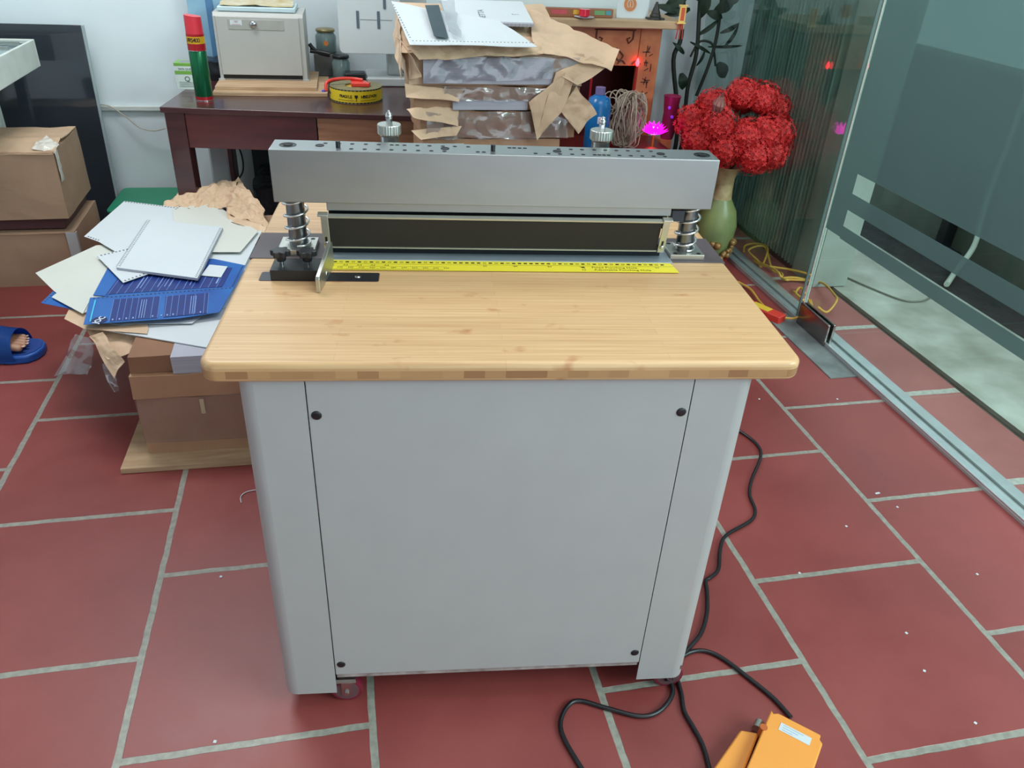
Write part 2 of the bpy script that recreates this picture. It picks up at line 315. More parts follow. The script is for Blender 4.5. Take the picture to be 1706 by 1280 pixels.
# ================================================================== SETTING
FX = 2.42   # plane of the glass front
WY = 3.12   # plane of the back wall
M_floor = tile_mat('terracotta_floor_tiles')
bm = NB(); box(bm, -2.0, FX + .1, -3.4, WY + .1, -.06, 0); struct('floor', bm, M_floor)
bm = NB(); box(bm, -2.1, 3.0, WY, WY + .12, 0, 3.0); struct('wall_back', bm, M_wall)
bm = NB(); box(bm, -2.12, .3, -3.5, -3.4, 0, 3.0); struct('wall_front_light_blocker', bm, M_wall)  # unseen wall behind the camera, added to cut light from the front
bm = NB(); box(bm, -2.12, -2.0, -3.4, WY + .12, 0, 3.0); struct('wall_left', bm, M_wall)
bm = NB(); box(bm, -2.12, 2.5, -3.4, WY + .12, 3.0, 3.1); struct('ceiling', bm, M_ceil)
# conduit running low along the back wall
bm = NB(); box(bm, -2.0, -.2, WY - .018, WY, .562, .585); struct('trim_1', bm, mat('wall_conduit', (205, 212, 208), .5), bevel=.003)
# outside
M_out = tile_mat('outdoor_terracotta_tiles', off=-.0, rgb=(172, 104, 100), rgb2=(150, 84, 80), grout=(178, 176, 168), rh=.8, bw=.53, mort=.016)
bm = NB(); box(bm, FX + .1, 2.755, -3.4, 4.2, -.06, 0); o = struct('floor_porch', bm, M_out)
bm = NB(); box(bm, 2.755, 2.80, -3.4, 4.2, -.08, -.02); struct('trim_2', bm, mat('porch_gutter_mortar', (86, 84, 76), .9, rgb2=(60, 60, 54), scale=25, bump=.6, bscale=60))
bm = NB(); box(bm, 2.80, 3.36, -3.4, 4.6, -.1, -.004); struct('floor_terrace', bm, M_concrete)
bm = NB(); box(bm, 3.36, 3.80, -3.4, 4.6, -.2, -.03); struct('floor_soil', bm, mat('dark_soil', (50, 54, 54), .95, rgb2=(32, 35, 35), scale=18, bump=.8, bscale=30, dist=.02))
bm = NB(); box(bm, 3.79, 3.95, -3.4, 4.6, -.2, .90); struct('wall_garden', bm, mat('garden_wall_plaster', (112, 118, 108), .9, rgb2=(90, 97, 90), scale=4))
# aluminium sill under the glass
bm = NB(); box(bm, FX - .005, FX + .1, -3.4, 3.1, .0, .012); box(bm, FX - .005, FX + .004, -3.4, 3.1, .012, .02); box(bm, FX + .045, FX + .055, -3.4, 3.1, .012, .02)
struct('trim_3', bm, mat('aluminium_sill', (186, 192, 194), .42, .6), bevel=.001)
# concrete patch around the floor hinge
bm = NB(); box(bm, FX - .12, FX - .006, 1.20, 1.75, .0, .004); struct('trim_4', bm, mat('hinge_patch_concrete', (128, 136, 134), .7, rgb2=(92, 98, 98), scale=9))
# glass panes
def pane(name, y0, y1, z0, z1):
    bm = NB(); box(bm, FX, FX + .010, y0, y1, z0, z1); o = link(name, bm, M_glass); o['kind'] = 'structure'; return o
w1 = pane('window_1', 1.69, 3.1, .02, 2.9)
bm = NB(); box(bm, FX - .001, FX + .011, 1.686, 1.690, .02, 2.9); link('glass_edge', bm, mat('dark_glass_edge', (70, 96, 90), .3), w1)
d1 = pane('door_1', -.35, 1.655, .018, 2.9)
bm = NB(); box(bm, FX - .001, FX + .012, 1.655, 1.660, .10, 2.9); link('glass_edge', bm, mat('glass_edge_highlight', (225, 232, 224), .25), d1)  # bright highlight along the door glass edge, put into a pale strip
bm = NB(); box(bm, FX - .014, FX - .0005, 1.44, 1.66, .006, .10); box(bm, FX + .0105, FX + .024, 1.44, 1.66, .006, .10)
link('patch_fitting', bm, mat('dark_steel_fitting', (150, 140, 138), .25, 1.0), d1, bevel=.004)
bm = NB()
for y0, y1, z0, z1 in ((-.34, 1.645, .69, 2.2), (1.54, 1.645, .44, .69), (-.34, 1.54, .55, .614), (-.34, 1.54, .435, .485)):
    box(bm, FX - .0016, FX - .0008, y0, y1, z0, z1)
link('frosted_film', bm, M_frost, d1)
pane('window_2', -3.3, -.37, .018, 2.9)
# post and folding gate just outside the glass
bm = NB(); box(bm, 2.68, 2.86, 2.0, 2.19, 0, 3.0); struct('wall_post', bm, mat('post_plaster', (158, 168, 160), .8, rgb2=(140, 150, 142), scale=6), bevel=.004)
M_gate = mat('gate_paint_fold_shading', (142, 170, 162), .45, rgb2=(90, 116, 110), scale=4, stretch=(1, 14, .4))  # green paint; shading of the folds put into its colour as vertical stripes
g = thing('folding_gate', 'dark green corrugated folding gate drawn shut beside the concrete post behind the glass', 'gate', (2.70, 2.20, 0))
bm = NB(); pts = []; n = 30; L0 = .92
for i in range(n * 2 + 1):
    pts.append((0.014 if i % 2 else -0.014, L0 * i / (2 * n)))
pts2 = [(x + .004, y) for x, y in pts][::-1]
prism(bm, pts + pts2, .02, 2.95)
link('corrugated_sheet', bm, mat('gate_paint_fold_shading', (64, 84, 80), .45, rgb2=(50, 66, 64), scale=5), g)
one('gate_stile', MATS['gate_paint_fold_shading'], g, (-.02, .02, -.012, 0, 0, 2.95), bevel=.002)
one('bottom_rail', mat('gate_rail', (44, 54, 52), .5), g, (-.018, .018, 0, L0, 0, .02))
# white drain pipe, cable and pieces outside
tag(link('drain_pipe', (lambda b: (sweep(b, spline([(3.77, 2.30, .89), (3.77, 2.30, .3), (3.72, 2.22, .1), (3.58, 2.13, .0), (3.40, 1.97, .0)]), .014, 10), b)[1])(NB()), mat('white_pvc', (205, 212, 200), .4), smooth=True), 'thin white drain pipe coming down the grey garden wall outside', 'pipe')
tag(link('garden_cable', (lambda b: (sweep(b, spline([(2.83, 2.3, .002), (2.9, 2.17, .002), (2.96, 2.0, .002), (3.04, 1.83, .002), (3.12, 1.80, .002), (3.2, 1.83, .002), (3.3, 1.92, .002)]), .004, 6), b)[1])(NB()), mat('grey_cable', (110, 112, 100), .5), smooth=True), 'thin grey cable curving over the pale concrete terrace outside', 'cable')
t = thing('wall_bracket', 'dark slanted metal bracket on the garden wall outside beside the white pipe', 'bracket', (3.745, 2.46, .1))
one('upright', M_black, t, (-.03, .03, -.03, .03, -.16, .35)); one('foot', M_black, t, (-.05, .03, -.12, .03, -.16, -.1))

# ================================================================== HOLE PUNCHING MACHINE
MX, MY, YAW = .7553, .019, -.1149
mach = thing('paper_punching_machine', 'large floor-standing paper punching machine with grey cabinet, bamboo tabletop and steel punch head', 'machine', (MX, MY, 0), YAW)
ZT, TT = .8265, .8624
def rrect(x0, x1, y0, y1, r, seg=8):
    p = []
    for cx, cy, a0 in ((x1 - r, y0 + r, -PI / 2), (x1 - r, y1 - r, 0), (x0 + r, y1 - r, PI / 2), (x0 + r, y0 + r, PI)):
        for k in range(seg + 1): a = a0 + PI / 2 * k / seg; p.append((cx + r * math.cos(a), cy + r * math.sin(a)))
    return p
X0, X1 = -.484, .504
bm = NB(); prism(bm, rrect(X0, X1, -.012, .785, .028), 0, TT - ZT); o = link('tabletop', bm, M_bamboo, mach, bevel=.009, bseg=4); o.location = (0, 0, ZT)
one('dark_deck_plate', M_plate, mach, (X0 + .001, X1 - .001, .411, .552, TT - .004, TT + .0015), bevel=.0008)
# cabinet: panel, rounded corner covers, body
S_, W_ = .3246, .433
one('front_panel', M_paint, mach, (-S_ + .0015, S_ - .0015, .0, .018, .105, ZT), bevel=.0015)
bm = NB(); box(bm, -S_ + .003, S_ - .003, .004, .02, .092, .105); box(bm, -S_, S_, .02, .03, .09, ZT - .01)
link('base_flange', bm, mat('worn_panel_edge', (178, 170, 166), .5, rgb2=(120, 105, 104), scale=30), mach)
for s in (-1, 1):
    bm = NB(); r = .028; th = .0025; out = []; inn = []
    out.append((S_, 0)); out.append((W_ - r, 0))
    for k in range(9): a = -PI / 2 + PI / 2 * k / 8; out.append((W_ - r + r * math.cos(a), r + r * math.sin(a)))
    out.append((W_, .62)); inn = [(W_ - th, .62)]
    for k in range(9): a = -PI / 2 * k / 8; inn.append((W_ - r + (r - th) * math.cos(a), r + (r - th) * math.sin(a)))
    inn += [(W_ - r, th), (S_, th)]
    prism(bm, [(s * x, y) for x, y in out + inn], .048, ZT)
    link('corner_cover', bm, M_paint, mach, smooth=True)
one('back_panel', M_paint, mach, (-W_, W_, .62, .625, .06, ZT))
one('base_tray', mat('dark_base_steel', (70, 66, 68), .6), mach, (-W_ + .01, W_ - .01, .03, .615, .082, .09))
for x, z in ((-.31, .757), (.31, .757), (-.31, .137), (.31, .137)):
    bm = NB(); lathe(bm, [(.0088, 0), (.0088, .001), (.0075, .0022), (.004, .0026), (.0, .0026)], seg=20, M=Tr(x, 0.0005, z) @ Matrix.Rotation(PI / 2, 4, 'X')); plabel(link('hole_plug', bm, M_black, mach, smooth=True), 'black plastic plug cap')
for cx, cy in ((-.306, .024), (.404, .024), (-.306, .56), (.404, .56)):
    c = one('caster', M_steel, mach, (cx - .022, cx + .022, cy - .019, cy + .019, .070, .082))
    for e in (-.014, .011): one('fork', M_steel, c, (cx - .010, cx + .010, cy + e, cy + e + .003, .025, .072))
    bm = NB(); cyl(bm, (cx, cy - .010, .034), .026, .020, 28, 'Y'); link('wheel_hub', bm, mat('caster_hub', (120, 96, 100), .35, .5), c, smooth=True)
    bm = NB(); n = 28
    lathe(bm, [(.0262, 0), (.033, .001), (.034, .004), (.034, .014), (.033, .017), (.0262, .018)], seg=28, M=Tr(cx, cy + .009, .034) @ Matrix.Rotation(PI / 2, 4, 'X'))
    link('tyre', bm, mat('maroon_caster_tyre', (120, 34, 52), .35), c, smooth=True)
    bm = NB(); cyl(bm, (cx, cy - .019, .034), .005, .038, 6, 'Y'); link('axle_bolt', bm, M_steel, c)
# ruler
rz = TT + .0018
bm = NB(); prism(bm, [(-.318, .354), (.386, .354), (.380, .401), (-.318, .401)], rz, rz + .0012); ruler = link('ruler', bm, M_yellow, mach)
bm = NB(); top = rz + .0012
for i in range(57):
    x = -.312 + i * .0120
    if x > .372: break
    if i % 2 == 0 or 20 <= i <= 24 or 31 <= i <= 36: box(bm, x - .0034, x + .0034, .389, .394, top, top + .0003)
    else:
        for a in ((x - .003, x + .003, .389, .3897), (x - .003, x + .003, .3933, .394), (x - .003, x - .0023, .389, .394), (x + .0023, x + .003, .389, .394)): box(bm, *a, top, top + .0003)
box(bm, -.318, .380, .3822, .3828, top, top + .0002)
box(bm, -.318, -.09, .3700, .3704, top, top + .0002)
for i in range(110): x = -.316 + i * .002; box(bm, x, x + .0006, .354, .3575 if i % 5 else .3595, top, top + .0002)
for i in range(11): text(bm, str(330 - 10 * i), .0075, Tr(-.300 + i * .021, .364, top))
for i, v in enumerate((1.0, 2.0, 2.5, 3.0)): text(bm, 'A%d' % (i + 3), .0085, Tr(-.29 + i * .027, .3755, top))
for x, s_ in ((-.012, '20'), (.05, "'85"), (.12, "'84"), (.187, "'64"), (.345, "'62")): text(bm, s_, .0085, Tr(x, .3765, top))
box(bm, .186, .193, .3718, .3768, top, top + .0003); text(bm, 'Fixed Punching Hole', .0115, Tr(.255, .3745, top))
for a in ((.186, .193, .3595, .3602), (.186, .193, .3648, .3655), (.186, .1868, .3595, .3655), (.1922, .193, .3595, .3655)): box(bm, *a, top, top + .0002)
text(bm, 'Adjustable Punching Hole', .0115, Tr(.270, .3625, top))
link('ruler_print', bm, M_ink, ruler)
# steel die and head
one('die_plate', M_die, mach, (-.335, .385, .401, .500, TT - .001, TT + .0045), bevel=.0006)
one('die_block', mat('black_die_block', (34, 38, 42), .3, .6), mach, (-.325, .365, .437, .495, TT + .0045, TT + .03))
BX0, BX1, BY0, BY1, BZ0, BZ1 = -.423, .451, .412, .486, .979, 1.0805
bm = NB(); box(bm, BX0, BX1, BY0, BY1, BZ0, BZ1); head = link('punch_head_bar', bm, M_bar, mach, bevel=.0016)
bm = NB()
def disc(x, y, r, k=1.0):
    cyl(bm, (x, y, BZ1 - .0005), r, .0009, 14)
pxx = lambda p, back: (-.4225 + (p - 459) * .001188) if back else (-.423 + (p - 443) * .001152)
for p in list(range(575, 730, 22)) + [785, 795] + [883, 905, 925, 946, 965, 985, 993, 1001, 1009, 1028, 1048, 1068, 1088, 1108]: disc(pxx(p, 0), .430, .0042)
for p in [546, 568, 589, 611, 632, 653, 662, 674, 695, 715, 737, 757, 779, 848, 856, 865, 874, 931, 952, 971, 992, 1011, 1030, 1050, 1068, 1090]: disc(pxx(p, 1) - .004, .466, .0042)
link('drilled_holes', bm, M_hole, head)
for x, y, r in ((-.392, .448, .0165), (.424, .448, .0165)):
    bm = NB(); lathe(bm, [(r, 0), (r, .0006), (r - .002, .0006), (r - .002, .0001), (0, .0001)], (x, y, BZ1), 28)
    s = link('counterbore', bm, mat('counterbore_steel', (60, 62, 64), .35, .9), head, smooth=True)
    bm = NB(); cyl(bm, (x, y, BZ1), .0095, .0012, 6); cyl(bm, (x, y, BZ1 + .0008), .006, .0006, 6); link('socket_screw', bm, M_hole, s)
for x, y in ((pxx(535, 1), .449), (pxx(737, 1), .449), (pxx(925, 1) - .002, .449), (pxx(1109, 0) - .005, .449)):
    bm = NB(); cyl(bm, (x, y, BZ1 - .0005), .0085, .001, 18); lathe(bm, [(.0085, 0), (.0085, .0009), (.0075, .0009), (.0075, 0)], (x, y, BZ1), 18); link('screw_recess', bm, mat('recess_black', (30, 31, 33), .4, .5), head)
for x, y in ((pxx(553, 0) - .0, .438), (pxx(811, 0), .440)):
    bm = NB(); cyl(bm, (x, y, BZ1), .0045, .012, 14); plabel(link('punch_pin', bm, M_black, head, smooth=True), 'short black pin')
one('knife_strip', M_bar, mach, (-.325, .372, .424, .470, .960, .9785), bevel=.0008)
one('dark_gap_fill', mat('dark_blade_gap', (20, 21, 23), .4, .4), mach, (-.323, .368, .432, .465, .93, .960))  # dark block gives the gap under the knife strip its shade
# pressure guard: slanted dark plate with pale edges
a_ = math.atan2(.014, .068)
PM = Tr(0, .422, .886) @ Matrix.Rotation(a_, 4, 'X')
bm = NB(); box(bm, -.322, .352, 0, .003, 0, .066, PM); guard = link('guard_plate', bm, M_dark, mach, bevel=.0006)
bm = NB(); box(bm, -.324, .354, -.0015, .010, .066, .0695, PM); plabel(link('guard_top_edge', bm, M_nickel, guard), 'pale nickel top edge')
bm = NB(); box(bm, -.322, .352, -.002, .004, -.0025, .0, PM); plabel(link('guard_bottom_edge', bm, M_nickel, guard), 'pale nickel bottom edge')
for s, x in ((-1, -.322), (1, .354)):
    bm = NB(); xa, xb = (x - .014, x) if s < 0 else (x, x + .014)
    box(bm, xa, xb, -.003, .000, -.004, .070, PM); box(bm, xa - (.006 if s < 0 else 0), xb + (.006 if s > 0 else 0), -.003, .012, .0695, .0725, PM)
    b_ = link('bracket', bm, M_nickel, guard, bevel=.0006)
    bm = NB(); lathe(bm, [(.0045, 0), (.0045, .003), (.003, .0045), (0, .0045)], seg=16, M=PM @ Tr((xa + xb) / 2, -.003, .010) @ Matrix.Rotation(PI / 2, 4, 'X')); link('screw', bm, M_steel, b_, smooth=True)
    bm = NB(); box(bm, (xa + xb) / 2 - .0022, (xa + xb) / 2 + .0022, -.0034, -.0028, .014, .024, PM); link('slot', bm, M_hole, b_)
# guide posts with springs and base plates
for s, cx in ((-1, -.392), (1, .424)):
    bm = NB(); cyl(bm, (cx, .462, .868), .0185, .112, 40); post = link('guide_post', bm, M_post, mach, smooth=True)
    bm = NB(); P = []; turns = 4.2; n = int(turns * 28)
    for i in range(n + 1):
        t_ = i / n; a = -PI / 2 + 2 * PI * turns * t_ * (1 if s > 0 else 1); zz = .8785 + max(0, t_ - .12) / .88 * .094
        P.append((cx + .0235 * math.cos(a), .462 + .0235 * math.sin(a), zz))
    sweep(bm, P, .0024, 8); link('coil_spring', bm, M_spring, post, smooth=True)
    bm = NB(); box(bm, cx - .038, cx + .036, .424, .500, TT + .0016, TT + .0125); bp_ = link('post_base', bm, M_alu, mach, bevel=.0008)
    bm = NB()
    for dx in (-.026, .025):
        for dy in (.433, .490): cyl(bm, (cx + dx, dy, TT + .0122), .0048, .0006, 14)
    link('base_screw_holes', bm, M_hole, bp_)
one('limit_switch', mat('navy_switch', (38, 46, 58), .4), mach, (.375, .402, .425, .452, .948, .972), bevel=.001)
# adjusting knobs behind the bar
for x in (-.203, .232):
    bm = NB(); cyl(bm, (x, .53, 1.0), .0185, .082, 28); k = link('adjusting_screw', bm, M_steel, mach, smooth=True)
    bm = NB(); lathe(bm, [(.0225, 0), (.024, .0015), (.024, .018), (.0225, .0195), (.019, .0195)], (x, .53, 1.086), 60)
    for v in bm.verts:
        d = Vector((v.co.x - x, v.co.y - .53)); 
        if d.length > .0235: ii = round(math.atan2(d.y, d.x) / (2 * PI / 60)); f_ = 1.0 if ii % 2 else .965; v.co.x = x + d.x * f_; v.co.y = .53 + d.y * f_
    link('knurled_knob', bm, M_alu, k)
    bm = NB(); cyl(bm, (x, .53, 1.105), .0065, .012, 6); lathe(bm, [(.0065, 0), (.0075, .003), (.0075, .006), (.005, .011), (.0025, .013), (.002, .016), (0, .0165)], (x, .53, 1.116), 16); link('domed_nut', bm, M_steel, k, smooth=True)
# left-hand side guide
bm = NB(); prism(bm, rrect(-.445, -.222, .303, .343, .004, 4), TT - .002, TT + .0008); gp = link('guide_rail_plate', bm, mat('dark_rail_steel', (74, 74, 80), .3, .7), mach)
bm = NB(); prism(bm, rrect(-.4465, -.2205, .3015, .3445, .005, 4), TT - .003, TT + .0003); link('rail_rim', bm, mat('rail_rim_brown', (110, 70, 62), .5), gp)
bm = NB(); lathe(bm, [(.006, 0), (.005, .0012), (.003, .0022), (0, .0024)], (-.262, .324, TT + .0008), 16); link('rail_screw', bm, M_steel, gp, smooth=True)
gb = one('guide_block', M_black, mach, (-.423, -.333, .302, .360, TT + .001, TT + .022), bevel=.001)
for x in (-.405, -.356):
    bm = NB(); cyl(bm, (x, .330, TT + .022), .0042, .012, 12); kn = link('clamp_stud', bm, M_steel, mach, smooth=True)
    bm = NB(); lathe(bm, [(.0085, 0), (.0095, .004), (.0105, .012)], (x, .330, TT + .030), 20)
    star = []
    for i in range(48): a = 2 * PI * i / 48; rr = .0165 + .0028 * math.cos(6 * a); star.append((x + rr * math.cos(a), .330 + rr * math.sin(a)))
    prism(bm, star, TT + .041, TT + .052); link('star_knob', bm, M_black, kn, bevel=.0012)
SM = Tr(-.332, .250, 0) @ Rz(-.10) @ Matrix(((0, 0, 1, 0), (1, 0, 0, 0), (0, 1, 0, 0), (0, 0, 0, 1)))
bm = NB(); prism(bm, [(0, TT + .001), (.125, TT + .001), (.125, TT + .050), (.119, TT + .0545), (.108, TT + .0545), (.004, TT + .031), (0, TT + .026)], 0, .0075, SM)
sp_ = link('side_stop_plate', bm, M_alu, mach, bevel=.0008)
bm = NB(); lathe(bm, [(.0055, 0), (.005, .001), (.003, .0015), (0, .0015)], seg=16, M=Tr(-.332, .250, 0) @ Rz(-.10) @ Tr(.0075, .060, TT + .014) @ Matrix.Rotation(PI / 2, 4, 'Y')); link('stop_screw', bm, M_steel, sp_, smooth=True)

# cables on the floor
def floorcable(name, pts, r, label, m=M_rubber, cat='cable', sub=8):
    bm = NB(); sweep(bm, spline(pts, sub), r, 8); return tag(link(name, bm, m, smooth=True), label, cat)
def fz(L, z=.006): return [tuple(at(px, py, z=z)) for px, py in L]
floorcable('power_cable', fz([(1200, 700), (1238, 722), (1262, 742), (1267, 762), (1252, 800), (1249, 825), (1258, 850), (1250, 868), (1210, 892), (1200, 915), (1197, 948), (1184, 962), (1176, 968), (1178, 985), (1178, 1020), (1168, 1055), (1146, 1082), (1120, 1110)]), .0050,
           'black power cable wriggling along the right side of the grey cabinet')
floorcable('pedal_cable', fz([(1100, 1125), (1130, 1100), (1150, 1087), (1175, 1085), (1205, 1098), (1250, 1132), (1290, 1165), (1318, 1196)], .006) , .0050,
           'black cable running from under the cabinet to the orange foot pedal')
floorcable('looped_cable', fz([(1110, 1120), (1121, 1150), (1112, 1172), (1090, 1190), (1060, 1193), (1010, 1180), (965, 1168), (945, 1178), (934, 1205), (942, 1235), (975, 1290)]), .0050,
           'black cable looping left across the floor in front of the right caster')
floorcable('straight_cable', fz([(1128, 1130), (1135, 1155), (1140, 1185), (1155, 1212), (1172, 1245), (1186, 1300)]), .0050,
           'black cable running down towards the bottom edge, left of the orange pedal')

# orange foot pedal
pc = at(1290, 1186, z=.058) - Rz(-.78).to_3x3() @ Vector((-.048, .05, 0))
ped = thing('foot_pedal', 'orange metal foot pedal with a small white sticker lying on the red tiles', 'pedal', (pc.x, pc.y, 0), -0.78)
M_or = mat('orange_enamel', (240, 158, 72), .38, var=.02)
bm = NB(); prism(bm, [(-.055, .052), (-.048, .045), (-.040, .052), (.050, .052), (.050, .040), (.058, .034), (.058, -.16), (-.055, -.16)], 0, .058); link('housing', bm, M_or, ped, bevel=.004)
bm = NB(); prism(bm, [(-.095, -.015), (-.06, -.0), (-.056, -.16), (-.115, -.16)], 0, .035); link('side_hood', bm, M_or, ped, bevel=.004)
for wx, wy in ((-.055, .0), (.055, -.045)): bm = NB(); cyl(bm, (wx, wy, .0), .008, .059, 16); link('screw_well', bm, mat('orange_recess', (190, 96, 44), .5), ped, smooth=True)
bm = NB(); box(bm, -.028, .036, .012, .032, .0582, .0588); stk = plabel(link('sticker', bm, M_paper, ped), 'white printed sticker')
bm = NB()
for i in range(3): box(bm, -.022, .020 - i * .01, .0275 - i * .006, .0285 - i * .006, .0588, .0590)
link('sticker_print', bm, mat('sticker_blue', (120, 160, 200), .5), stk)
bm = NB(); cyl(bm, (-.068, .02, .018), .010, .02, 16, 'Y'); link('cable_gland', bm, M_alu, ped, smooth=True)

# ================================================================== PAPER HEAP ON THE LEFT
bm = NB(); Ab = (-.181, .961); box(bm, 0, .60, 0, .95, 0, .018, Tr(-.181, .961, 0) @ Rz(-.02)); tag(link('plywood_board', bm, M_ply, bevel=.001), 'bare plywood board on the red tiles under the wrapped parcel, left of the cabinet', 'board')
par = thing('wrapped_parcel', 'square kraft parcel wrapped in clear film standing on the plywood board', 'parcel', (-.113, 1.029, .018), -.03)
bm = NB(); rough_box(bm, .52, .85, .195, .004, 3, 14, x0=0); link('kraft_wrap', bm, M_kraft2, par)
bm = NB(); rough_box(bm, .526, .856, .16, .004, 3.4, 14, x0=-.003, y0=-.004, z0=.04); link('stretch_film', bm, M_film, par)
bm = NB(); box(bm, .175, .187, -.0085, -.007, .14, .19); plabel(link('tape_strip', bm, mat('pale_tape', (190, 172, 140), .4), par), 'short pale tape strip')
par2 = thing('kraft_parcel', 'flatter kraft parcel lying on top of the film-wrapped parcel beneath the loose sheets', 'parcel', (-.118, 1.024, .2165), -.01)
bm = NB(); rough_box(bm, .52, .85, .075, .003, 8, 12, x0=0); link('kraft_wrap', bm, M_kraft2, par2)
bm = NB(); rough_box(bm, .40, .84, .056, .0015, 12, 8, x0=.12, y0=.006, z0=.0755)
link('paper_block', bm, M_pgrey, par2)
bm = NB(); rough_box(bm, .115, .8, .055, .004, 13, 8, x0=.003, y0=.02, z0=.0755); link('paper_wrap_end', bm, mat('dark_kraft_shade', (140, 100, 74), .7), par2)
def zp(px, py, z): return at(px, py, z=z)
bm = NB(); patch(bm, zp(180, 600, .30), zp(265, 578, .315), zp(262, 550, .335), zp(138, 540, .345), 20, 12, .006, 14, 4); patch(bm, zp(205, 604, .30), zp(188, 630, .26), zp(150, 560, .35), zp(170, 553, .36), 8, 12, .010, 16, 5)
bmesh.ops.transform(bm, matrix=(Tr(-.118, 1.024, .2165) @ Rz(-.01)).inverted(), verts=bm.verts[:]); link('torn_wrapping', bm, M_kraft, par2)
tag(link('plastic_scrap', (lambda b: (patch(b, zp(98, 630, .22), zp(152, 622, .24), zp(150, 560, .345), zp(122, 556, .345), 16, 16, .022, 12, 21, .0005), b)[1])(NB()), M_film, smooth=True), 'clear crumpled plastic film hanging below the left corner of the sheets', 'plastic film')
tag(link('plastic_strip', (lambda b: (patch(b, zp(186, 652, .20), zp(196, 648, .20), zp(192, 606, .27), zp(170, 606, .27), 8, 14, .012, 14, 22, .0005), b)[1])(NB()), M_film, smooth=True), 'narrow clear plastic strip dangling from the torn kraft paper', 'plastic film')

SN = [0]
def sheet(name, label, pix, z, m=M_paper, holes=(), thick=.0008, sag=.0, cat='sheet', group=None, amp=.0015):
    """one sheet of paper lying in the heap; pix = corners in order; holes = list of edge indices punched"""
    SN[0] += 1; pts = [zp(px, py, z) for px, py in pix]
    t = thing(name, label, cat, tuple(pts[0]), 0, group); o0 = pts[0]
    cen = sum(pts, Vector()) / len(pts); bm = NB()
    n = 14; seed = SN[0] * 2.3
    ring_t = [bm.verts.new(p - o0) for p in pts]; f = bm.faces.new(ring_t)
    r = bmesh.ops.triangulate(bm, faces=[f]); bmesh.ops.subdivide_edges(bm, edges=bm.edges[:], cuts=7, use_grid_fill=True)
    for v in bm.verts:
        q = (v.co + o0) * 5 + Vector((seed, seed, seed)); v.co.z += noise.noise(q) * amp * .5
    ex = bmesh.ops.extrude_face_region(bm, geom=bm.faces[:]); vs = [e for e in ex['geom'] if isinstance(e, bmesh.types.BMVert)]
    bmesh.ops.translate(bm, verts=vs, vec=(0, 0, -thick))
    sh = link('sheet', bm, m, t, smooth=True)
    for ei in holes:
        a, b = pts[ei], pts[(ei + 1) % len(pts)]; d = (b - a); Ln = d.length; d = d / Ln
        inn = Vector((-d.y, d.x, 0)); 
        if inn.dot(cen - a) < 0: inn = -inn
        bm = NB(); k = max(3, int(Ln / .0125)); hw = .0024
        for i in range(1, k):
            p = a + d * (Ln * i / k) + inn * .008 - o0
            q = [p + d * hw + inn * hw, p - d * hw + inn * hw, p - d * hw - inn * hw, p + d * hw - inn * hw]
            prism(bm, [(v.x, v.y) for v in q], p.z + .0006, p.z + .0013)
        link('punched_holes', bm, mat('punched_hole_grey', (70, 74, 84), .7), t)
    return t
sheet('paper_sheet', 'large white sheet at the bottom of the heap, front corner beside the bamboo tabletop', [(345, 579), (135, 543), (175, 470), (330, 440), (425, 430), (400, 500)], .352, M_paper, thick=.003)
sheet('kraft_sheet', 'flat kraft paper strip with a pointed left corner sticking out beneath the blue cards', [(107, 531), (118, 509), (240, 520), (247, 547), (245, 556), (140, 548)], .356, M_kraft, cat='paper')
sheet('paper_sheet', 'white sheet corner poking out under the front blue card', [(205, 540), (300, 500), (380, 510), (336, 527), (320, 539)], .3585)
sheet('paper_sheet', 'small white sheet scrap showing below the logo corner of the front blue card', [(180, 539), (205, 543), (268, 532), (240, 500), (190, 500)], .3570)
sheet('blue_card', 'blue punched card corner sticking out at the far left under the cream sheets', [(68, 505), (90, 484), (160, 470), (200, 500), (139, 519)], .3595, M_blue, (0,), cat='card')
sheet('cream_sheet', 'cream sheet whose corner points furthest left in the heap', [(59, 455), (160, 409), (260, 400), (260, 480), (138, 522), (90, 485)], .3635, M_cream)
sheet('cream_sheet', 'cream sheet lying over the leftmost one, below the punched white corner', [(86, 495), (165, 432), (300, 410), (300, 470), (150, 500), (138, 523)], .3665, M_cream)
sheet('paper_sheet', 'wide white sheet on the right of the heap reaching the machine plate', [(408, 442), (345, 432), (300, 380), (372, 372), (437, 384)], .3665)
sheet('blue_card', 'blue card tip at the back right of the heap by the crumpled kraft', [(384, 360), (350, 380), (330, 345), (368, 343), (385, 352)], .3640, M_blue, (4,), cat='card')
bc = sheet('blue_card', 'blue printed card lying behind, partly under the spiral notebook', [(155, 492), (180, 445), (355, 431), (409, 442), (390, 480), (300, 500)], .3700, M_blue, (3,), cat='card')
def printed(card, z, quads, m, name, o):
    bm = NB(); zt = z - o.location.z
    for q in quads:
        P = [zp(x, y, z) - Vector(o.location) for x, y in q]; prism(bm, [(p.x, p.y) for p in P], zt, zt + .0004)
    return link(name, bm, m, o)
def lerp2(a, b, t): return (a[0] + (b[0] - a[0]) * t, a[1] + (b[1] - a[1]) * t)
def stripeq(TL, TR, BR, BL, ts, w, v0=0, v1=1):
    out = []
    for t_ in ts:
        a, b = lerp2(TL, TR, t_ - w / 2), lerp2(TL, TR, t_ + w / 2); c, d = lerp2(BL, BR, t_ + w / 2), lerp2(BL, BR, t_ - w / 2)
        out.append([lerp2(a, d, v0), lerp2(b, c, v0), lerp2(b, c, v1), lerp2(a, d, v1)])
    return out
Q = ((205, 452), (387, 446), (370, 478), (176, 491))
printed(bc, .3708, [Q], M_navy, 'printed_panel', bc)
printed(bc, .3713, stripeq(*Q, [i / 14 + .02 for i in range(14)], .004), M_pline, 'printed_lines', bc)
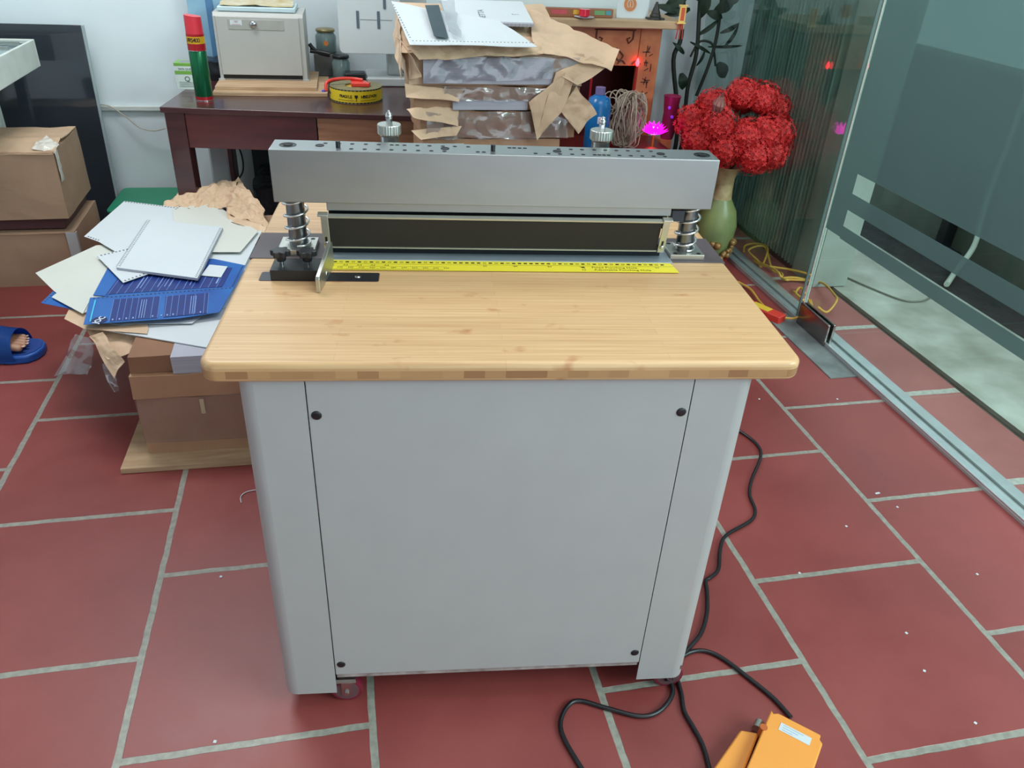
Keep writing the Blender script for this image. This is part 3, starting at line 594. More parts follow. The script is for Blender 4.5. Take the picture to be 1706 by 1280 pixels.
printed(bc, .3713, stripeq(*Q, [.24, .27, .42, .45, .48, .66, .7], .006, .3, .8) + stripeq(*Q, [.52, .93], .012, 0, .8), mat('pale_blue_text', (140, 170, 220), .5), 'printed_text', bc)
bf = sheet('blue_card', 'blue printed card along the front of the heap with a round dark logo', [(139, 541), (150, 496), (390, 478), (366, 520), (300, 530)], .3750, M_blue, (1,), cat='card')
Q = ((190, 499), (348, 488), (345, 522), (182, 536))
printed(bf, .3758, [((190, 499), (266, 494), (262, 530), (182, 536)), ((276, 494), (348, 488), (345, 522), (272, 529))], M_navy, 'printed_panel', bf)
printed(bf, .3763, stripeq(*Q, [0, .07, .135, .2, .265, .42, .49, .56, .62, .69, .76, .86, .96, 1.0], .0045), M_pline, 'printed_lines', bf)
printed(bf, .3763, stripeq(*Q, [.30, .325, .35, .82, .845, .87], .006, .1, .95) + stripeq(*Q, [.03, .10, .17, .24, .44, .53, .59, .65, .93], .014, .88, .95), mat('pale_blue_text', (140, 170, 220), .5), 'printed_text', bf)
printed(bf, .3763, [((158, 500), (160, 500), (151, 536), (149, 536))], M_cyan, 'cyan_stripe', bf)
lo = zp(165.5, 533.5, .3763) - Vector(bf.location)
bm = NB(); cyl(bm, tuple(lo), .022, .0004, 24); lg = link('round_logo', bm, mat('logo_navy', (10, 28, 84), .5), bf)
bm = NB(); text(bm, 'JOC', .026, Tr(lo.x, lo.y, lo.z + .0006) @ Rz(1.25), .0005); link('logo_letters', bm, M_wline, lg)
sheet('punched_sheet', 'white sheet with punched edges, its corner pointing left above the cream sheets', [(140, 394), (207, 335), (330, 350), (300, 430), (210, 430), (165, 403)], .3745, M_paper, (0 + 1, 5))
sheet('punched_sheet', 'white sheet with a curled back edge at the top right of the heap', [(287, 350), (310, 336), (358, 341), (430, 385), (400, 420), (300, 420)], .3775, M_cream, (0,))
sheet('punched_sheet', 'small white punched sheet with pointed front corner under the notebook', [(161, 426), (205, 471), (248, 456), (262, 420), (240, 408)], .3790, M_paper, (4, 1), thick=.002)
sheet('stamp_card', 'small white card lying on the rear blue card, right of the notebook', [(349, 441), (379, 444), (368, 462), (335, 459)], .3745, M_paper, cat='card')
# spiral notebook
A_, B_, Cc_, D_ = zp(194, 446, .388), zp(329, 464, .388), zp(371, 379, .388), zp(247, 366, .388)
nb = thing('spiral_notebook', 'blank white wire-bound notebook lying on top of the paper heap', 'notebook', (A_.x, A_.y, .3795))
def quadprism(bm, P, z0, z1, o):
    prism(bm, [(p.x - o.x, p.y - o.y) for p in P], z0, z1)
oN = Vector((A_.x, A_.y, 0))
bm = NB(); quadprism(bm, [A_, B_, Cc_, D_], 0.0005, .0085, oN); link('page_block', bm, M_pgrey, nb)
bm = NB(); quadprism(bm, [A_, B_, Cc_, D_], .0086, .0094, oN); link('cover', bm, M_paper, nb)
for P0, P1, nm in ((A_, D_, 1), (B_, Cc_, -1)):
    bm = NB(); d = (P1 - P0); d.z = 0; L_ = d.length; d /= L_; inn = Vector((d.y, -d.x, 0)) * nm
    for i in range(1, 34):
        c = P0 + d * (L_ * i / 34) - oN; c.z = .006
        pts = [c + (-inn * (.006 * math.cos(a) - .002)) * 1.0 + Vector((0, 0, .0062 * math.sin(a))) for a in [2 * PI * k / 12 for k in range(12)]]
        sweep(bm, pts, .0006, 5, True)
    link('wire_binding', bm, mat('white_wire', (176, 184, 194), .4, .3), nb)
    bm = NB()
    for i in range(1, 34):
        p = P0 + d * (L_ * i / 34) - oN + inn * .008; box(bm, p.x - .002, p.x + .002, p.y - .002, p.y + .002, .0094, .0098)
    link('binding_holes', bm, MATS['punched_hole_grey'], nb)
# crumpled kraft paper behind the heap
bm = NB()
K = lambda px, py, z: zp(px, py, z)
patch(bm, K(255, 352, .36), K(385, 352, .37), K(400, 300, .44), K(305, 318, .40), 60, 36, .018, 19, 31)
patch(bm, K(380, 360, .38), K(452, 385, .36), K(430, 335, .40), K(398, 298, .44), 40, 36, .018, 18, 32)
patch(bm, K(385, 372, .37), K(445, 400, .35), K(440, 345, .38), K(375, 345, .40), 26, 20, .016, 13, 33)
tag(link('crumpled_kraft_paper', bm, M_kraft), 'big crumpled sheet of brown kraft paper behind the paper heap', 'paper')
# low support stack behind (carries the back of the heap)
st = thing('brown_carton', 'brown carton under the back of the paper heap beside the mahogany desk leg', 'box', (-.10, 1.93, 0), -.03)
bm = NB(); rough_box(bm, .40, .30, .34, .003, 40, 6, x0=0); link('carton_body', bm, M_card, st)

# cardboard boxes far left
def carton(name, label, x1, y0, w_, d_, z0, z1, rz=0, seed=1, tape=True):
    t = thing(name, label, 'box', (x1, y0, z0), rz, None); h = z1 - z0
    bm = NB(); rough_box(bm, w_, d_, h, .003, seed, 8, x0=-w_); link('carton_body', bm, M_card, t)
    return t, h
c1, h1 = carton('cardboard_box', 'lower cardboard box on the floor at the left, grey tape on its corner', -.595, 2.366, .55, .40, 0, .238, .02, 5)
bm = NB(); box(bm, -.034, .0055, -.0062, -.003, .09, .235); box(bm, .003, .0065, -.004, .012, .09, .235); plabel(link('tape', bm, mat('silver_grey_tape', (176, 178, 178), .3), c1), 'silver grey tape')
bm = NB(); patch(bm, (-.55, -.004, .234), (-.02, -.004, .234), (-.02, .39, .242), (-.55, .39, .242), 14, 10, .002, 8, 3, .003); link('top_flap', bm, M_card, c1)
tr = thing('maroon_tray', 'dark maroon tray squeezed between the two cardboard boxes', 'tray', (-.60, 2.38, .243))
one('tray_body', mat('maroon_plastic', (74, 40, 44), .5), tr, (-.5, -.03, 0.008, .36, 0, .045), bevel=.004); one('tray_rim', mat('maroon_rim', (56, 32, 38), .45), tr, (-.505, -.025, 0.003, .365, .045, .052))
c2, h2 = carton('cardboard_box', 'upper cardboard box with torn taped corner stacked at the far left', -.60, 2.362, .52, .40, .296, .566, .02, 9)
bm = NB(); patch(bm, (-.52, -.004, .266), (-.0, -.004, .266), (0, .15, .292), (-.52, .15, .290), 20, 10, .004, 12, 3, .003); patch(bm, (-.52, .16, .283), (0.0, .16, .285), (0, .39, .276), (-.52, .39, .275), 20, 10, .005, 9, 6, .003)
link('top_flap', bm, mat('cardboard_light', (186, 158, 130), .75, var=.08), c2)
bm = NB(); patch(bm, (-.075, .03, .275), (.006, .02, .262), (.008, .09, .280), (-.05, .14, .305), 10, 8, .010, 20, 9, .001); patch(bm, (.0045, .01, .15), (.0045, .05, .15), (.0065, .05, .27), (.0065, .01, .27), 6, 12, .003, 20, 9, .001)
link('torn_tape', bm, mat('crinkled_tape', (196, 190, 180), .25), c2)
# glossy black panel leaning on the wall
bp = thing('black_glass_panel', 'glossy black glass panel leaning upright against the pale wall behind the boxes', 'panel', (-.575, 3.0, 0), 0, rot=(math.radians(-3.4), 0, 0))
one('glass_sheet', mat('glossy_black_glass', (44, 50, 58), .06, coat=.5, var=.2, scale=3), bp, (-.62, 0, -.01, 0, 0, .945), bevel=.002)
one('clear_edge_strip', mat('clear_edge', (150, 165, 168), .2), bp, (0, .012, -.012, .002, 0, .945), bevel=.002)
# white metal tray table top-left
tt = thing('metal_work_table', 'white metal table corner with grey glass top at the upper left edge', 'table', (-.742, 2.932, 0))
bm = NB()
box(bm, -.7, 0, -.012, 0, .79, .9); box(bm, -.012, 0, -1.15, -.012, .79, .9); box(bm, -.7, -.012, -1.15, -.012, .80, .81); link('white_apron', bm, mat('cream_white_metal', (206, 212, 205), .4), tt, bevel=.003)
one('glass_top', mat('dark_teal_glass_top', (96, 118, 120), .1, coat=.5, rgb2=(130, 150, 152), scale=6), tt, (-.7, -.014, -1.15, -.014, .884, .892))
bm = NB()
for i in range(7): box(bm, -.7, -.04, -.08 - i * .13, -.065 - i * .13, .892, .899)
link('guide_bars', bm, M_alu, tt)
for x, y in ((-.20, -.10), (-.65, -.08), (-.65, -1.08)): one('leg', MATS['cream_white_metal'], tt, (x - .022, x + .022, y - .022, y + .022, 0, .80))
# green stool
gs = thing('green_stool', 'low green plastic stool on the floor between the black panel and the desk leg', 'stool', (-.405, 2.89, 0), -.03)
M_gr = mat('green_plastic', (34, 128, 96), .45, var=.05)
bm = NB(); prism(bm, rrect(-.15, .15, -.17, .18, .03, 5), .185, .2); link('seat', bm, M_gr, gs, bevel=.004)
for sx in (-1, 1):
    for sy in (-1, 1):
        bm = NB(); cyl(bm, (sx * .12, sy * .14, 0), .018, .186, 12, r2=.022); link('leg', bm, M_gr, gs, smooth=True)
# thin wire hanging from conduit
bm = NB(); sweep(bm, spline([at(166, 174, y=3.095), at(185, 178, y=3.09), at(210, 195, y=3.08), at(232, 212, y=3.07), at(255, 218, y=3.06), at(275, 214, y=3.05)]), .003, 6)
tag(link('wall_cable', bm, mat('beige_cable', (170, 165, 150), .5), smooth=True), 'thin beige cable drooping from the wall conduit towards the desk', 'cable')

# ================================================================== DESK
DA = -.147
dk = thing('mahogany_desk', 'dark mahogany desk against the pale wall with one lighter drawer', 'desk', (-.167, 2.336, 0), DA)
one('desk_top', M_desk, dk, (0, 1.53, 0, .70, .728, .75), bevel=.003)
for x in (0.01, 1.445):
    for y in (.012, .61): one('leg', M_desk, dk, (x, x + .075, y, y + .075, 0, .728), bevel=.002)
one('apron', M_desk2, dk, (.085, .60, .020, .04, .588, .728), bevel=.002)
one('side_apron', M_desk, dk, (.02, .04, .087, .61, .60, .728)); one('back_apron', M_desk, dk, (.085, 1.445, .655, .675, .62, .728))
dr = one('drawer', M_drawer, dk, (.605, 1.05, .018, .40, .592, .726), bevel=.002)
one('drawer_handle', mat('drawer_handle_grey', (150, 130, 118), .4), dr, (1.12, 1.24, .006, .018, .672, .684), bevel=.002)
one('drawer_seam', M_hole, dr, (.872, .876, .019, .021, .60, .726))
def ondesk(px, py, z=.75): return at(px, py, z=z)
# spray can
p = ondesk(341, 166); cn = thing('spray_can', 'tall red and green aerosol can with slanted red cap on the desk', 'spray can', (p.x, p.y, .75))
r = .034
bm = NB(); lathe(bm, [(r - .002, 0), (r, .003), (r, .183), (r - .003, .190)], seg=36); link('can_body', bm, mat('green_metallic_print', (22, 104, 66), .25, .55, var=.2, scale=6), cn, smooth=True)
bm = NB(); lathe(bm, [(r + .0003, .003), (r + .0003, .016)], seg=36); link('red_base_band', bm, mat('red_metallic_print', (176, 34, 44), .28, .4), cn, smooth=True)
bm = NB(); lathe(bm, [(r + .0005, 0), (r + .001, .001), (r + .0005, .003)], seg=36); link('bottom_rim', bm, M_steel, cn, smooth=True)
bm = NB(); lathe(bm, [(r - .003, .1905), (r + .0005, .191), (r + .0005, .250), (r - .001, .251)], seg=36); link('red_band', bm, MATS['red_metallic_print'], cn, smooth=True)
bm = NB(); lathe(bm, [(r - .0025, .1885), (r + .001, .189), (r + .001, .191), (r - .0025, .192)], seg=36); link('silver_ring', bm, M_steel, cn, smooth=True)
bm = NB(); lathe(bm, [(r + .0009, .216), (r + .0009, .242)], seg=36); gbd = link('gold_band', bm, mat('gold_print', (226, 176, 40), .3, .4), cn, smooth=True)
bm = NB()
for i, ch in enumerate('ARS400'):
    a = -PI / 2 - .75 + i * .24; text(bm, ch, .022, Tr(0, 0, .229) @ Rz(a + PI / 2) @ Tr(0, -(r + .0012), 0) @ Matrix.Rotation(PI / 2, 4, 'X'), .0004)
link('can_lettering', bm, mat('dark_print', (60, 30, 20), .5), gbd)
bm = NB(); lathe(bm, [(r - .0005, .251), (r - .001, .262), (r - .002, .315)], seg=36)
for v in bm.verts:
    if v.co.z > .3: v.co.z += (-v.co.x * .12)
link('cap', bm, mat('red_plastic_cap', (206, 46, 62), .35), cn, smooth=True)
# small white green box
p = ondesk(296, 149); bx = thing('tea_box', 'small white and green carton with letter Q behind the spray can', 'box', (p.x, p.y, .75), -.08)
M_wg = mat('white_carton', (214, 228, 222), .5); M_lg = mat('leaf_green_print', (120, 176, 76), .5)
one('carton', M_wg, bx, (0, .085, 0, .085, 0, .105), bevel=.001)
bm = NB(); box(bm, -.0004, .0854, -.0004, .0854, .1052, .1062); box(bm, -.0004, .0854, -.0006, 0, .095, .105); box(bm, .0, .085, -.0007, 0, .062, .076); link('green_bands', bm, M_lg, bx)
bm = NB(); box(bm, .015, .07, .015, .07, .1062, .1066); link('lid_print', bm, mat('violet_grey_print', (140, 140, 150), .5), bx)
bm = NB(); RX = Matrix.Rotation(PI / 2, 4, 'X'); text(bm, 'Q', .03, Tr(.047, -.0008, .043) @ RX); text(bm, 'SKIN QUE', .012, Tr(.042, -.0008, .083) @ RX)
for i in range(4): box(bm, .012, .074, -.0009, -.0004, .012 + i * .006, .0130 + i * .006)
link('box_lettering', bm, mat('grey_ink', (80, 90, 88), .6), bx)
# pale blue tall folder behind
fo = thing('blue_folder', 'pale blue translucent plastic folder standing against the wall behind the grey box', 'folder', (-.03, 3.02, .75), .0)
one('cover', mat('pale_blue_plastic', (150, 190, 210), .3, rgb2=(125, 170, 200), scale=8), fo, (-.08, .10, 0, .05, .0, .36), bevel=.004)
one('spine', mat('blue_spine', (84, 128, 168), .35), fo, (-.0, .03, -.006, 0, .0, .36), bevel=.002)
# black bag next to can
bm = NB(); rough_box(bm, .07, .12, .085, .012, 50, 6, freq=14); o = tag(link('black_bag', bm, mat('black_vinyl', (30, 32, 38), .3), smooth=True), 'small shiny black pouch squeezed between spray can and grey box', 'bag'); p = ondesk(362, 135); o.location = (p.x - .02, p.y, .75)
# plywood under the grey box
p = ondesk(358, 156, .765)
pb = thing('plywood_boards', 'two stacked plywood boards lying on the desk under the grey metal box', 'board', (.010, 2.545, .75), -.02)
one('lower_board', M_ply, pb, (0, .47, 0, .38, 0, .014), bevel=.001); one('upper_board', M_ply, pb, (.005, .425, .05, .42, .0141, .028), bevel=.001)
# grey metal box
gx = thing('grey_metal_box', 'warm grey metal box with a round chrome lock standing on plywood on the desk', 'box', (.026, 2.74, .778), -.03)
bm = NB(); prism(bm, [(0, 0), (.24, 0), (.24, .27), (.012, .27), (0, .255)], 0, .372, Matrix(((0, 0, 1, 0), (1, 0, 0, 0), (0, 1, 0, 0), (0, 0, 0, 1)))); link('case', bm, M_grey, gx, bevel=.002)
one('front_door', M_grey, gx, (.012, .352, -.006, 0, .022, .255), bevel=.002)
one('bottom_gap', M_hole, gx, (.015, .350, -.002, .001, .006, .0225))
one('foot_flange', M_grey, gx, (-.006, .02, -.012, .001, 0, .006), (.35, .378, -.012, .001, 0, .006))
one('name_strip', mat('grey_strip', (160, 160, 154), .45), gx, (.06, .29, -.008, -.006, .205, .245), bevel=.001)
st_ = one('sticker', M_paper, gx, (.07, .118, -.009, -.008, .222, .242)); plabel(st_, 'small white sticker with red print')
bm = NB(); text(bm, '787', .012, Tr(.094, -.0093, .235) @ RX); box(bm, .076, .112, -.0095, -.009, .225, .2265); link('sticker_print', bm, mat('red_grey_print', (170, 110, 110), .5), st_)
bm = NB(); lathe(bm, [(.014, 0), (.015, .004), (.012, .012), (.004, .015), (0, .015)], seg=24, M=Tr(.165, -.008, .228) @ Matrix.Rotation(PI / 2, 4, 'X')); lk = link('lock', bm, M_steel, gx, smooth=True)
one('key_slot', M_hole, lk, (.1642, .1658, -.0235, -.0225, .222, .234))
one('tray_lid', mat('pale_blue_lid', (190, 212, 218), .35), gx, (.02, .34, .02, .23, .272, .290), bevel=.003)
bm = NB(); patch(bm, (.03, .03, .293), (.33, .03, .293), (.33, .22, .312), (.03, .22, .300), 16, 10, .006, 14, 2); plp = tag(link('loose_papers', bm, mat('old_papers', (205, 200, 180), .7, rgb2=(180, 160, 110), scale=20)), 'loose cream papers lying on the lid of the grey metal box', 'papers')
plp.location = (.026, 2.74, .778)
# jars, pliers
def jar(loc, r, h, label, lid):
    t = thing('glass_jar', label, 'jar', loc, 0, None)
    bm = NB(); lathe(bm, [(r * .9, 0), (r, .006), (r, h * .72), (r * .82, h * .85), (r * .82, h * .9)], seg=28); link('jar_body', bm, mat('grey_green_glass', (112, 132, 132), .08, var=.1, coat=.5), t, smooth=True)
    bm = NB(); lathe(bm, [(r * .88, 0), (r * .92, .002), (r * .92, h * .1), (r * .85, h * .13)], (0, 0, h * .9), 28); link('lid', bm, lid, t, smooth=True)
    return t
M_gold = mat('brass_lid', (150, 136, 98), .35, .6)
j = jar((.485, 3.03, .853), .048, .10, 'grey glass jar with a brass screw lid standing behind the pliers', M_gold)
bm = NB(); cyl(bm, (0, -.0487, .045), .011, .001, 16, 'Y'); plabel(link('orange_label', bm, mat('orange_dot', (214, 130, 60), .5), j), 'orange dot label')
one('stacked_tins', mat('tin_grey', (120, 122, 118), .5, rgb2=(90, 92, 90), scale=12), None, (.425, .555, 2.985, 3.055, .751, .851), bevel=.004)
tag(bpy.data.objects['stacked_tins'], 'grey tin box under the brass-lidded jar on the desk', 'tin')
jar((.548, 2.92, .751), .042, .105, 'short dark glass jar with a black lid under the white machine plate', M_black)
bm = NB(); sweep(bm, spline([(.41, 2.95, .87), (.45, 2.95, .865), (.50, 2.94, .857)]), .010, 8); sweep(bm, spline([(.41, 2.95, .90), (.425, 2.95, .88), (.45, 2.95, .862), (.50, 2.94, .853)]), .009, 8)
tag(link('black_pliers', bm, M_black, smooth=True), 'black handled pliers lying beside the grey metal box in front of the jar', 'pliers')
one('black_case', mat('black_case', (28, 32, 36), .4), None, (.56, .655, 2.80, 2.87, .751, .80), bevel=.006); tag(bpy.data.objects['black_case'], 'low black case on the desk behind the yellow tape roll', 'case')
# blue cap pen
p = ondesk(540, 158); bm = NB(); sphere(bm, (0, 0, .011), .011, 14); cyl(bm, (.006, .01, .011), .005, .05, 12, 'Y'); o = tag(link('blue_marker', bm, mat('cobalt_plastic', (24, 58, 190), .3), smooth=True), 'small cobalt blue capped marker beside the yellow tape roll', 'marker'); o.location = (p.x, p.y, .75)
# fragile tape
tp = thing('fragile_tape_roll', 'big roll of yellow FRAGILE tape lying flat on the desk', 'tape roll', (.600, 2.505, .75))
R_, H_ = .110, .056
bm = NB(); prof = [(.045, 0), (R_, 0), (R_, H_), (.045, H_)]
rings = []
for rr, zz in prof: rings.append([bm.verts.new((rr * math.cos(2 * PI * i / 64), rr * math.sin(2 * PI * i / 64), zz)) for i in range(64)])
for k in range(4):
    for i in range(64): bm.faces.new((rings[k][i], rings[k][(i + 1) % 64], rings[(k + 1) % 4][(i + 1) % 64], rings[(k + 1) % 4][i]))
link('tape_body', bm, [mat('tape_side_olive', (140, 134, 92), .5, rgb2=(112, 106, 74), scale=30)], tp)
bm = NB()
lathe(bm, [(R_ + .0004, .006), (R_ + .0004, H_ - .006)], seg=64); link('yellow_print_face', bm, mat('tape_yellow', (232, 202, 40), .35), tp, smooth=True)
bm = NB()
def onroll(a, z, m=Matrix()): return Rz(a + PI / 2) @ Tr(0, -(R_ + .0009), z) @ Matrix.Rotation(PI / 2, 4, 'X') @ m
for i in range(44):
    a = 2 * PI * i / 44
    for z in (.0015, H_ - .0055): box(bm, -.004, .004, -.0005, .0008, 0, .004, Rz(a) @ Tr(0, -(R_ + .0), z))
for base in (-PI / 2, PI / 6 * 1, PI * 5 / 6):
    for s, a0 in (('FRAGILE', -.66), ('HANDLE WITH', .20)):
        for i, ch in enumerate(s): text(bm, ch, .0165, onroll(base + a0 + i * .073 * (1 if s == 'FRAGILE' else .8), .029), .0004)
    for i in range(26):
        if 11 <= i <= 14: continue
        box(bm, -.0022, .0022, -.0006, .0002, 0, .0018, Rz(base + PI / 2 + (i - 12.5) * .058) @ Tr(0, -(R_ + .0006), .0135))
    pts = [(-.007, .036), (.007, .036), (.006, .026), (.001, .022), (.001, .014), (.006, .0125), (-.006, .0125), (-.001, .014), (-.001, .022), (-.006, .026)]
    for k in range(1):
        prism(bm, pts[:3] + pts[-1:], 0, .0005, onroll(base - .03, 0)); prism(bm, [pts[9], pts[2], pts[3], pts[8]], 0, .0005, onroll(base - .03, 0)); prism(bm, [pts[8], pts[3], pts[4], pts[7]], 0, .0005, onroll(base - .03, 0)); prism(bm, [pts[7], pts[4], pts[5], pts[6]], 0, .0005, onroll(base - .03, 0))
link('tape_lettering', bm, M_ink, tp)
rt = thing('tape_cutter', 'red plastic tape cutter lying on the yellow tape roll', 'tape cutter', (.600, 2.505, .8065))
M_rd = mat('glossy_red_plastic', (226, 66, 54), .25)
bm = NB(); prism(bm, [(-.02, -.045), (.055, -.05), (.062, -.02), (.03, .02), (-.02, .03)], 0, .016); link('cutter_body', bm, M_rd, rt, bevel=.003)
bm = NB(); sweep(bm, spline([(-.125, -.03, -.02), (-.118, -.01, .012), (-.07, .01, .022), (-.01, .015, .022), (.03, .0, .02)]), .007, 8); link('cutter_arm', bm, M_rd, rt, smooth=True)
one('cutter_blade', M_steel, rt, (.045, .05, -.03, .01, .016, .026))
# white machine on desk right part
wm = thing('white_binding_device', 'white metal device with slotted front plate standing on the desk behind the tape roll', 'device', (.66, 2.76, .751), 0)
M_wh = mat('white_enamel', (206, 212, 214), .4, var=.02)
bm = NB(); prism(bm, [(.0, .0), (.32, 0), (.32, .24), (.0, .24)], .0, .035); link('base', bm, mat('light_grey_enamel', (176, 180, 180), .45), wm, bevel=.004)
one('column', MATS['light_grey_enamel'], wm, (.10, .28, .08, .2, .035, .42), bevel=.004)
bm = NB(); prism(bm, rrect(-.115, .155, .14, .52, .02, 4), -.065, -.055, Matrix.Rotation(PI / 2, 4, 'X') ); fp = link('front_plate', bm, M_wh, wm, bevel=.002)
fp.location = (0, -.06 - .0, 0)
bm = NB()
for x, z0, z1 in ((-.03, .245, .315), (.06, .245, .315), (.088, .325, .42)): box(bm, x - .006, x + .006, -.0075, .002, z0, z1)
o = link('plate_slots', bm, mat('slot_slate', (92, 104, 116), .5), wm)
one('screw_row', mat('slot_dark', (60, 62, 66), .5), wm, (-.02, .12, -.0066, .001, .280, .2808)); one('black_knob', M_black, wm, (.16, .20, -.012, -.0, .06, .10), bevel=.003)
# silver post and dark bag under desk
sv = thing('aluminium_post', 'square silver metal post standing under the desk near its left leg', 'post', (-.03, 2.72, 0), .25)
one('tube', mat('silver_tube', (176, 176, 178), .4, .2), sv, (-.035, .035, -.03, .03, 0, .62), bevel=.003); one('bright_edge', mat('bright_edge', (225, 225, 230), .2, .6), sv, (.0345, .0385, -.034, -.03, 0, .62))
bm = NB(); rough_box(bm, .62, .40, .36, .03, 61, 14, freq=9); o = tag(link('black_plastic_bag', bm, mat('crinkled_black_plastic', (34, 34, 40), .3, bump=.8, bscale=30, dist=.01), smooth=True), 'crumpled black plastic bag on the floor under the desk beside the silver post', 'bag'); o.location = (.44, 2.47, 0)
one('dark_backing_box', mat('dark_teal_box', (40, 46, 50), .6), None, (.10, .95, 2.90, 3.05, 0, .5), bevel=.004); tag(bpy.data.objects['dark_backing_box'], 'dark storage box standing against the wall under the desk behind the black bag', 'box')
bm = NB(); sweep(bm, spline([(.05, 2.6, .58), (.085, 2.6, .5), (.085, 2.6, .42), (.05, 2.6, .37), (.01, 2.6, .35)]), .004, 6); tag(link('hanging_cable', bm, M_rubber, smooth=True), 'black cable hanging in a curve under the desk apron', 'cable')

# ================================================================== PARCEL PILE BEHIND THE HEAD
tb = thing('low_side_table', 'low wooden side table carrying the pile of kraft parcels behind the punch head', 'table', (1.07, 1.95, 0))
one('table_top', M_desk, tb, (-.34, .34, -.27, .17, .62, .645)); 
for x in (-.30, .30):
    for y in (-.23, .13): one('leg', M_desk, tb, (x - .02, x + .02, y - .02, y + .02, 0, .62))
PY = 1.70
def P_(px, py, y=PY): return at(px, py, y=y)
def parcel(label, px0, px1, z0, z1, y0, d, seed, m=M_kraft2, amp=.006, rz=0):
    a = at(px0, 150, y=y0); b = at(px1, 150, y=y0)
    t = thing('kraft_parcel', label, 'parcel', (a.x, y0, z0), rz); bm = NB(); rough_box(bm, b.x - a.x, d, z1 - z0, amp, seed, 16, x0=0, freq=8); link('kraft_wrap', bm, m, t); return t, b.x - a.x
t4, w4 = parcel('bottom kraft parcel of the pile, with a small white label near its left end', 705, 938, .646, .786, 1.70, .40, 71)
one('white_label', M_cream, t4, (.04, .14, -.009, -.006, .06, .125))
t3, w3 = parcel('third kraft parcel from the top, with clear film bulging on its front', 700, 965, .788, .882, 1.70, .40, 72, amp=.010)
bm = NB(); patch(bm, (.02, -.012, .0), (w3 - .03, -.012, .0), (w3 - .03, -.010, .09), (.02, -.010, .09), 36, 12, .012, 16, 81, .0006); link('clear_film', bm, M_film, t3, smooth=True)
bm = NB(); patch(bm, (-.03, -.03, .075), (.13, -.02, .045), (.13, .0, .095), (-.05, .0, .098), 14, 10, .010, 12, 82); patch(bm, (.0, -.025, -.0), (.12, -.03, .012), (.14, -.012, .040), (-.03, -.012, .03), 14, 10, .008, 14, 83); link('wrapping_flap', bm, M_kraft, t3)
t2, w2 = parcel('second kraft parcel from the top, open at the front with white paper edges showing', 690, 965, .884, .962, 1.70, .40, 73, amp=.008)
bm = NB(); rough_box(bm, .26, .02, .030, .002, 3, 6, x0=.13, y0=-.014, z0=.002); plabel(link('paper_block', bm, M_pgrey, t2), 'pale grey paper edge')
bm = NB(); patch(bm, (.10, -.018, .036), (.46, -.018, .030), (.46, -.012, .074), (.10, -.012, .078), 30, 10, .008, 18, 84, .0006); link('clear_film', bm, M_film, t2, smooth=True)
bm = NB(); patch(bm, (-.03, -.022, .045), (.15, -.022, .028), (.17, -.006, .066), (-.03, -.006, .085), 16, 8, .007, 14, 85); link('wrapping_flap', bm, M_kraft, t2)
t1, w1_ = parcel('top kraft parcel of the pile, torn open with a grey paper block inside', 682, 968, .964, 1.070, 1.70, .42, 74, m=M_kraft, amp=.005)
bm = NB(); rough_box(bm, .44, .03, .082, .0015, 4, 8, x0=.045, y0=-.020, z0=.008); plabel(link('paper_block', bm, M_pgrey, t1), 'grey paper block edge')
bm = NB(); patch(bm, (.04, -.026, .010), (.56, -.026, .03), (.58, -.020, .095), (.10, -.020, .095), 40, 12, .006, 13, 86, .0006); link('clear_film', bm, M_film, t1, smooth=True)
o1 = Vector((t1.location))
bm = NB()
def L1(px, py, y): return at(px, py, y=y) - o1
# sloping top sheet, curling front lip, flaps on the right
patch(bm, L1(668, 86, 1.69), L1(950, 94, 1.69), L1(905, 7, 2.18), L1(662, 4, 2.18), 40, 24, .005, 7, 87)
patch(bm, L1(668, 84, 1.69), L1(668, 135, 1.70), L1(655, 60, 2.1), L1(662, 2, 2.14), 16, 16, .010, 9, 88)
patch(bm, L1(700, 102, 1.665), L1(905, 90, 1.665), L1(900, 76, 1.69), L1(678, 78, 1.69), 36, 8, .009, 18, 89)
patch(bm, L1(890, 82, 1.68), L1(1018, 118, 1.66), L1(1031, 84, 1.70), L1(880, 15, 2.1), 30, 20, .008, 10, 90)
patch(bm, L1(678, 80, 1.69), L1(700, 128, 1.67), L1(682, 132, 1.70), L1(662, 60, 1.80), 10, 12, .008, 14, 95)
link('torn_wrapping', bm, M_kraft, t1)
bm = NB()
patch(bm, L1(893, 232, 1.66), L1(935, 186, 1.655), L1(962, 120, 1.66), L1(925, 122, 1.665), 16, 20, .008, 11, 91)
patch(bm, L1(893, 232, 1.66), L1(935, 186, 1.655), L1(940, 120, 1.66), L1(882, 172, 1.665), 14, 18, .008, 12, 92)
patch(bm, L1(935, 186, 1.655), L1(962, 222, 1.66), L1(993, 188, 1.68), L1(962, 140, 1.66), 16, 16, .012, 12, 93)
patch(bm, L1(925, 122, 1.665), L1(962, 142, 1.65), L1(1012, 112, 1.68), L1(985, 95, 1.69), 16, 12, .008, 13, 94)
link('side_flap', bm, M_kraft, t1)
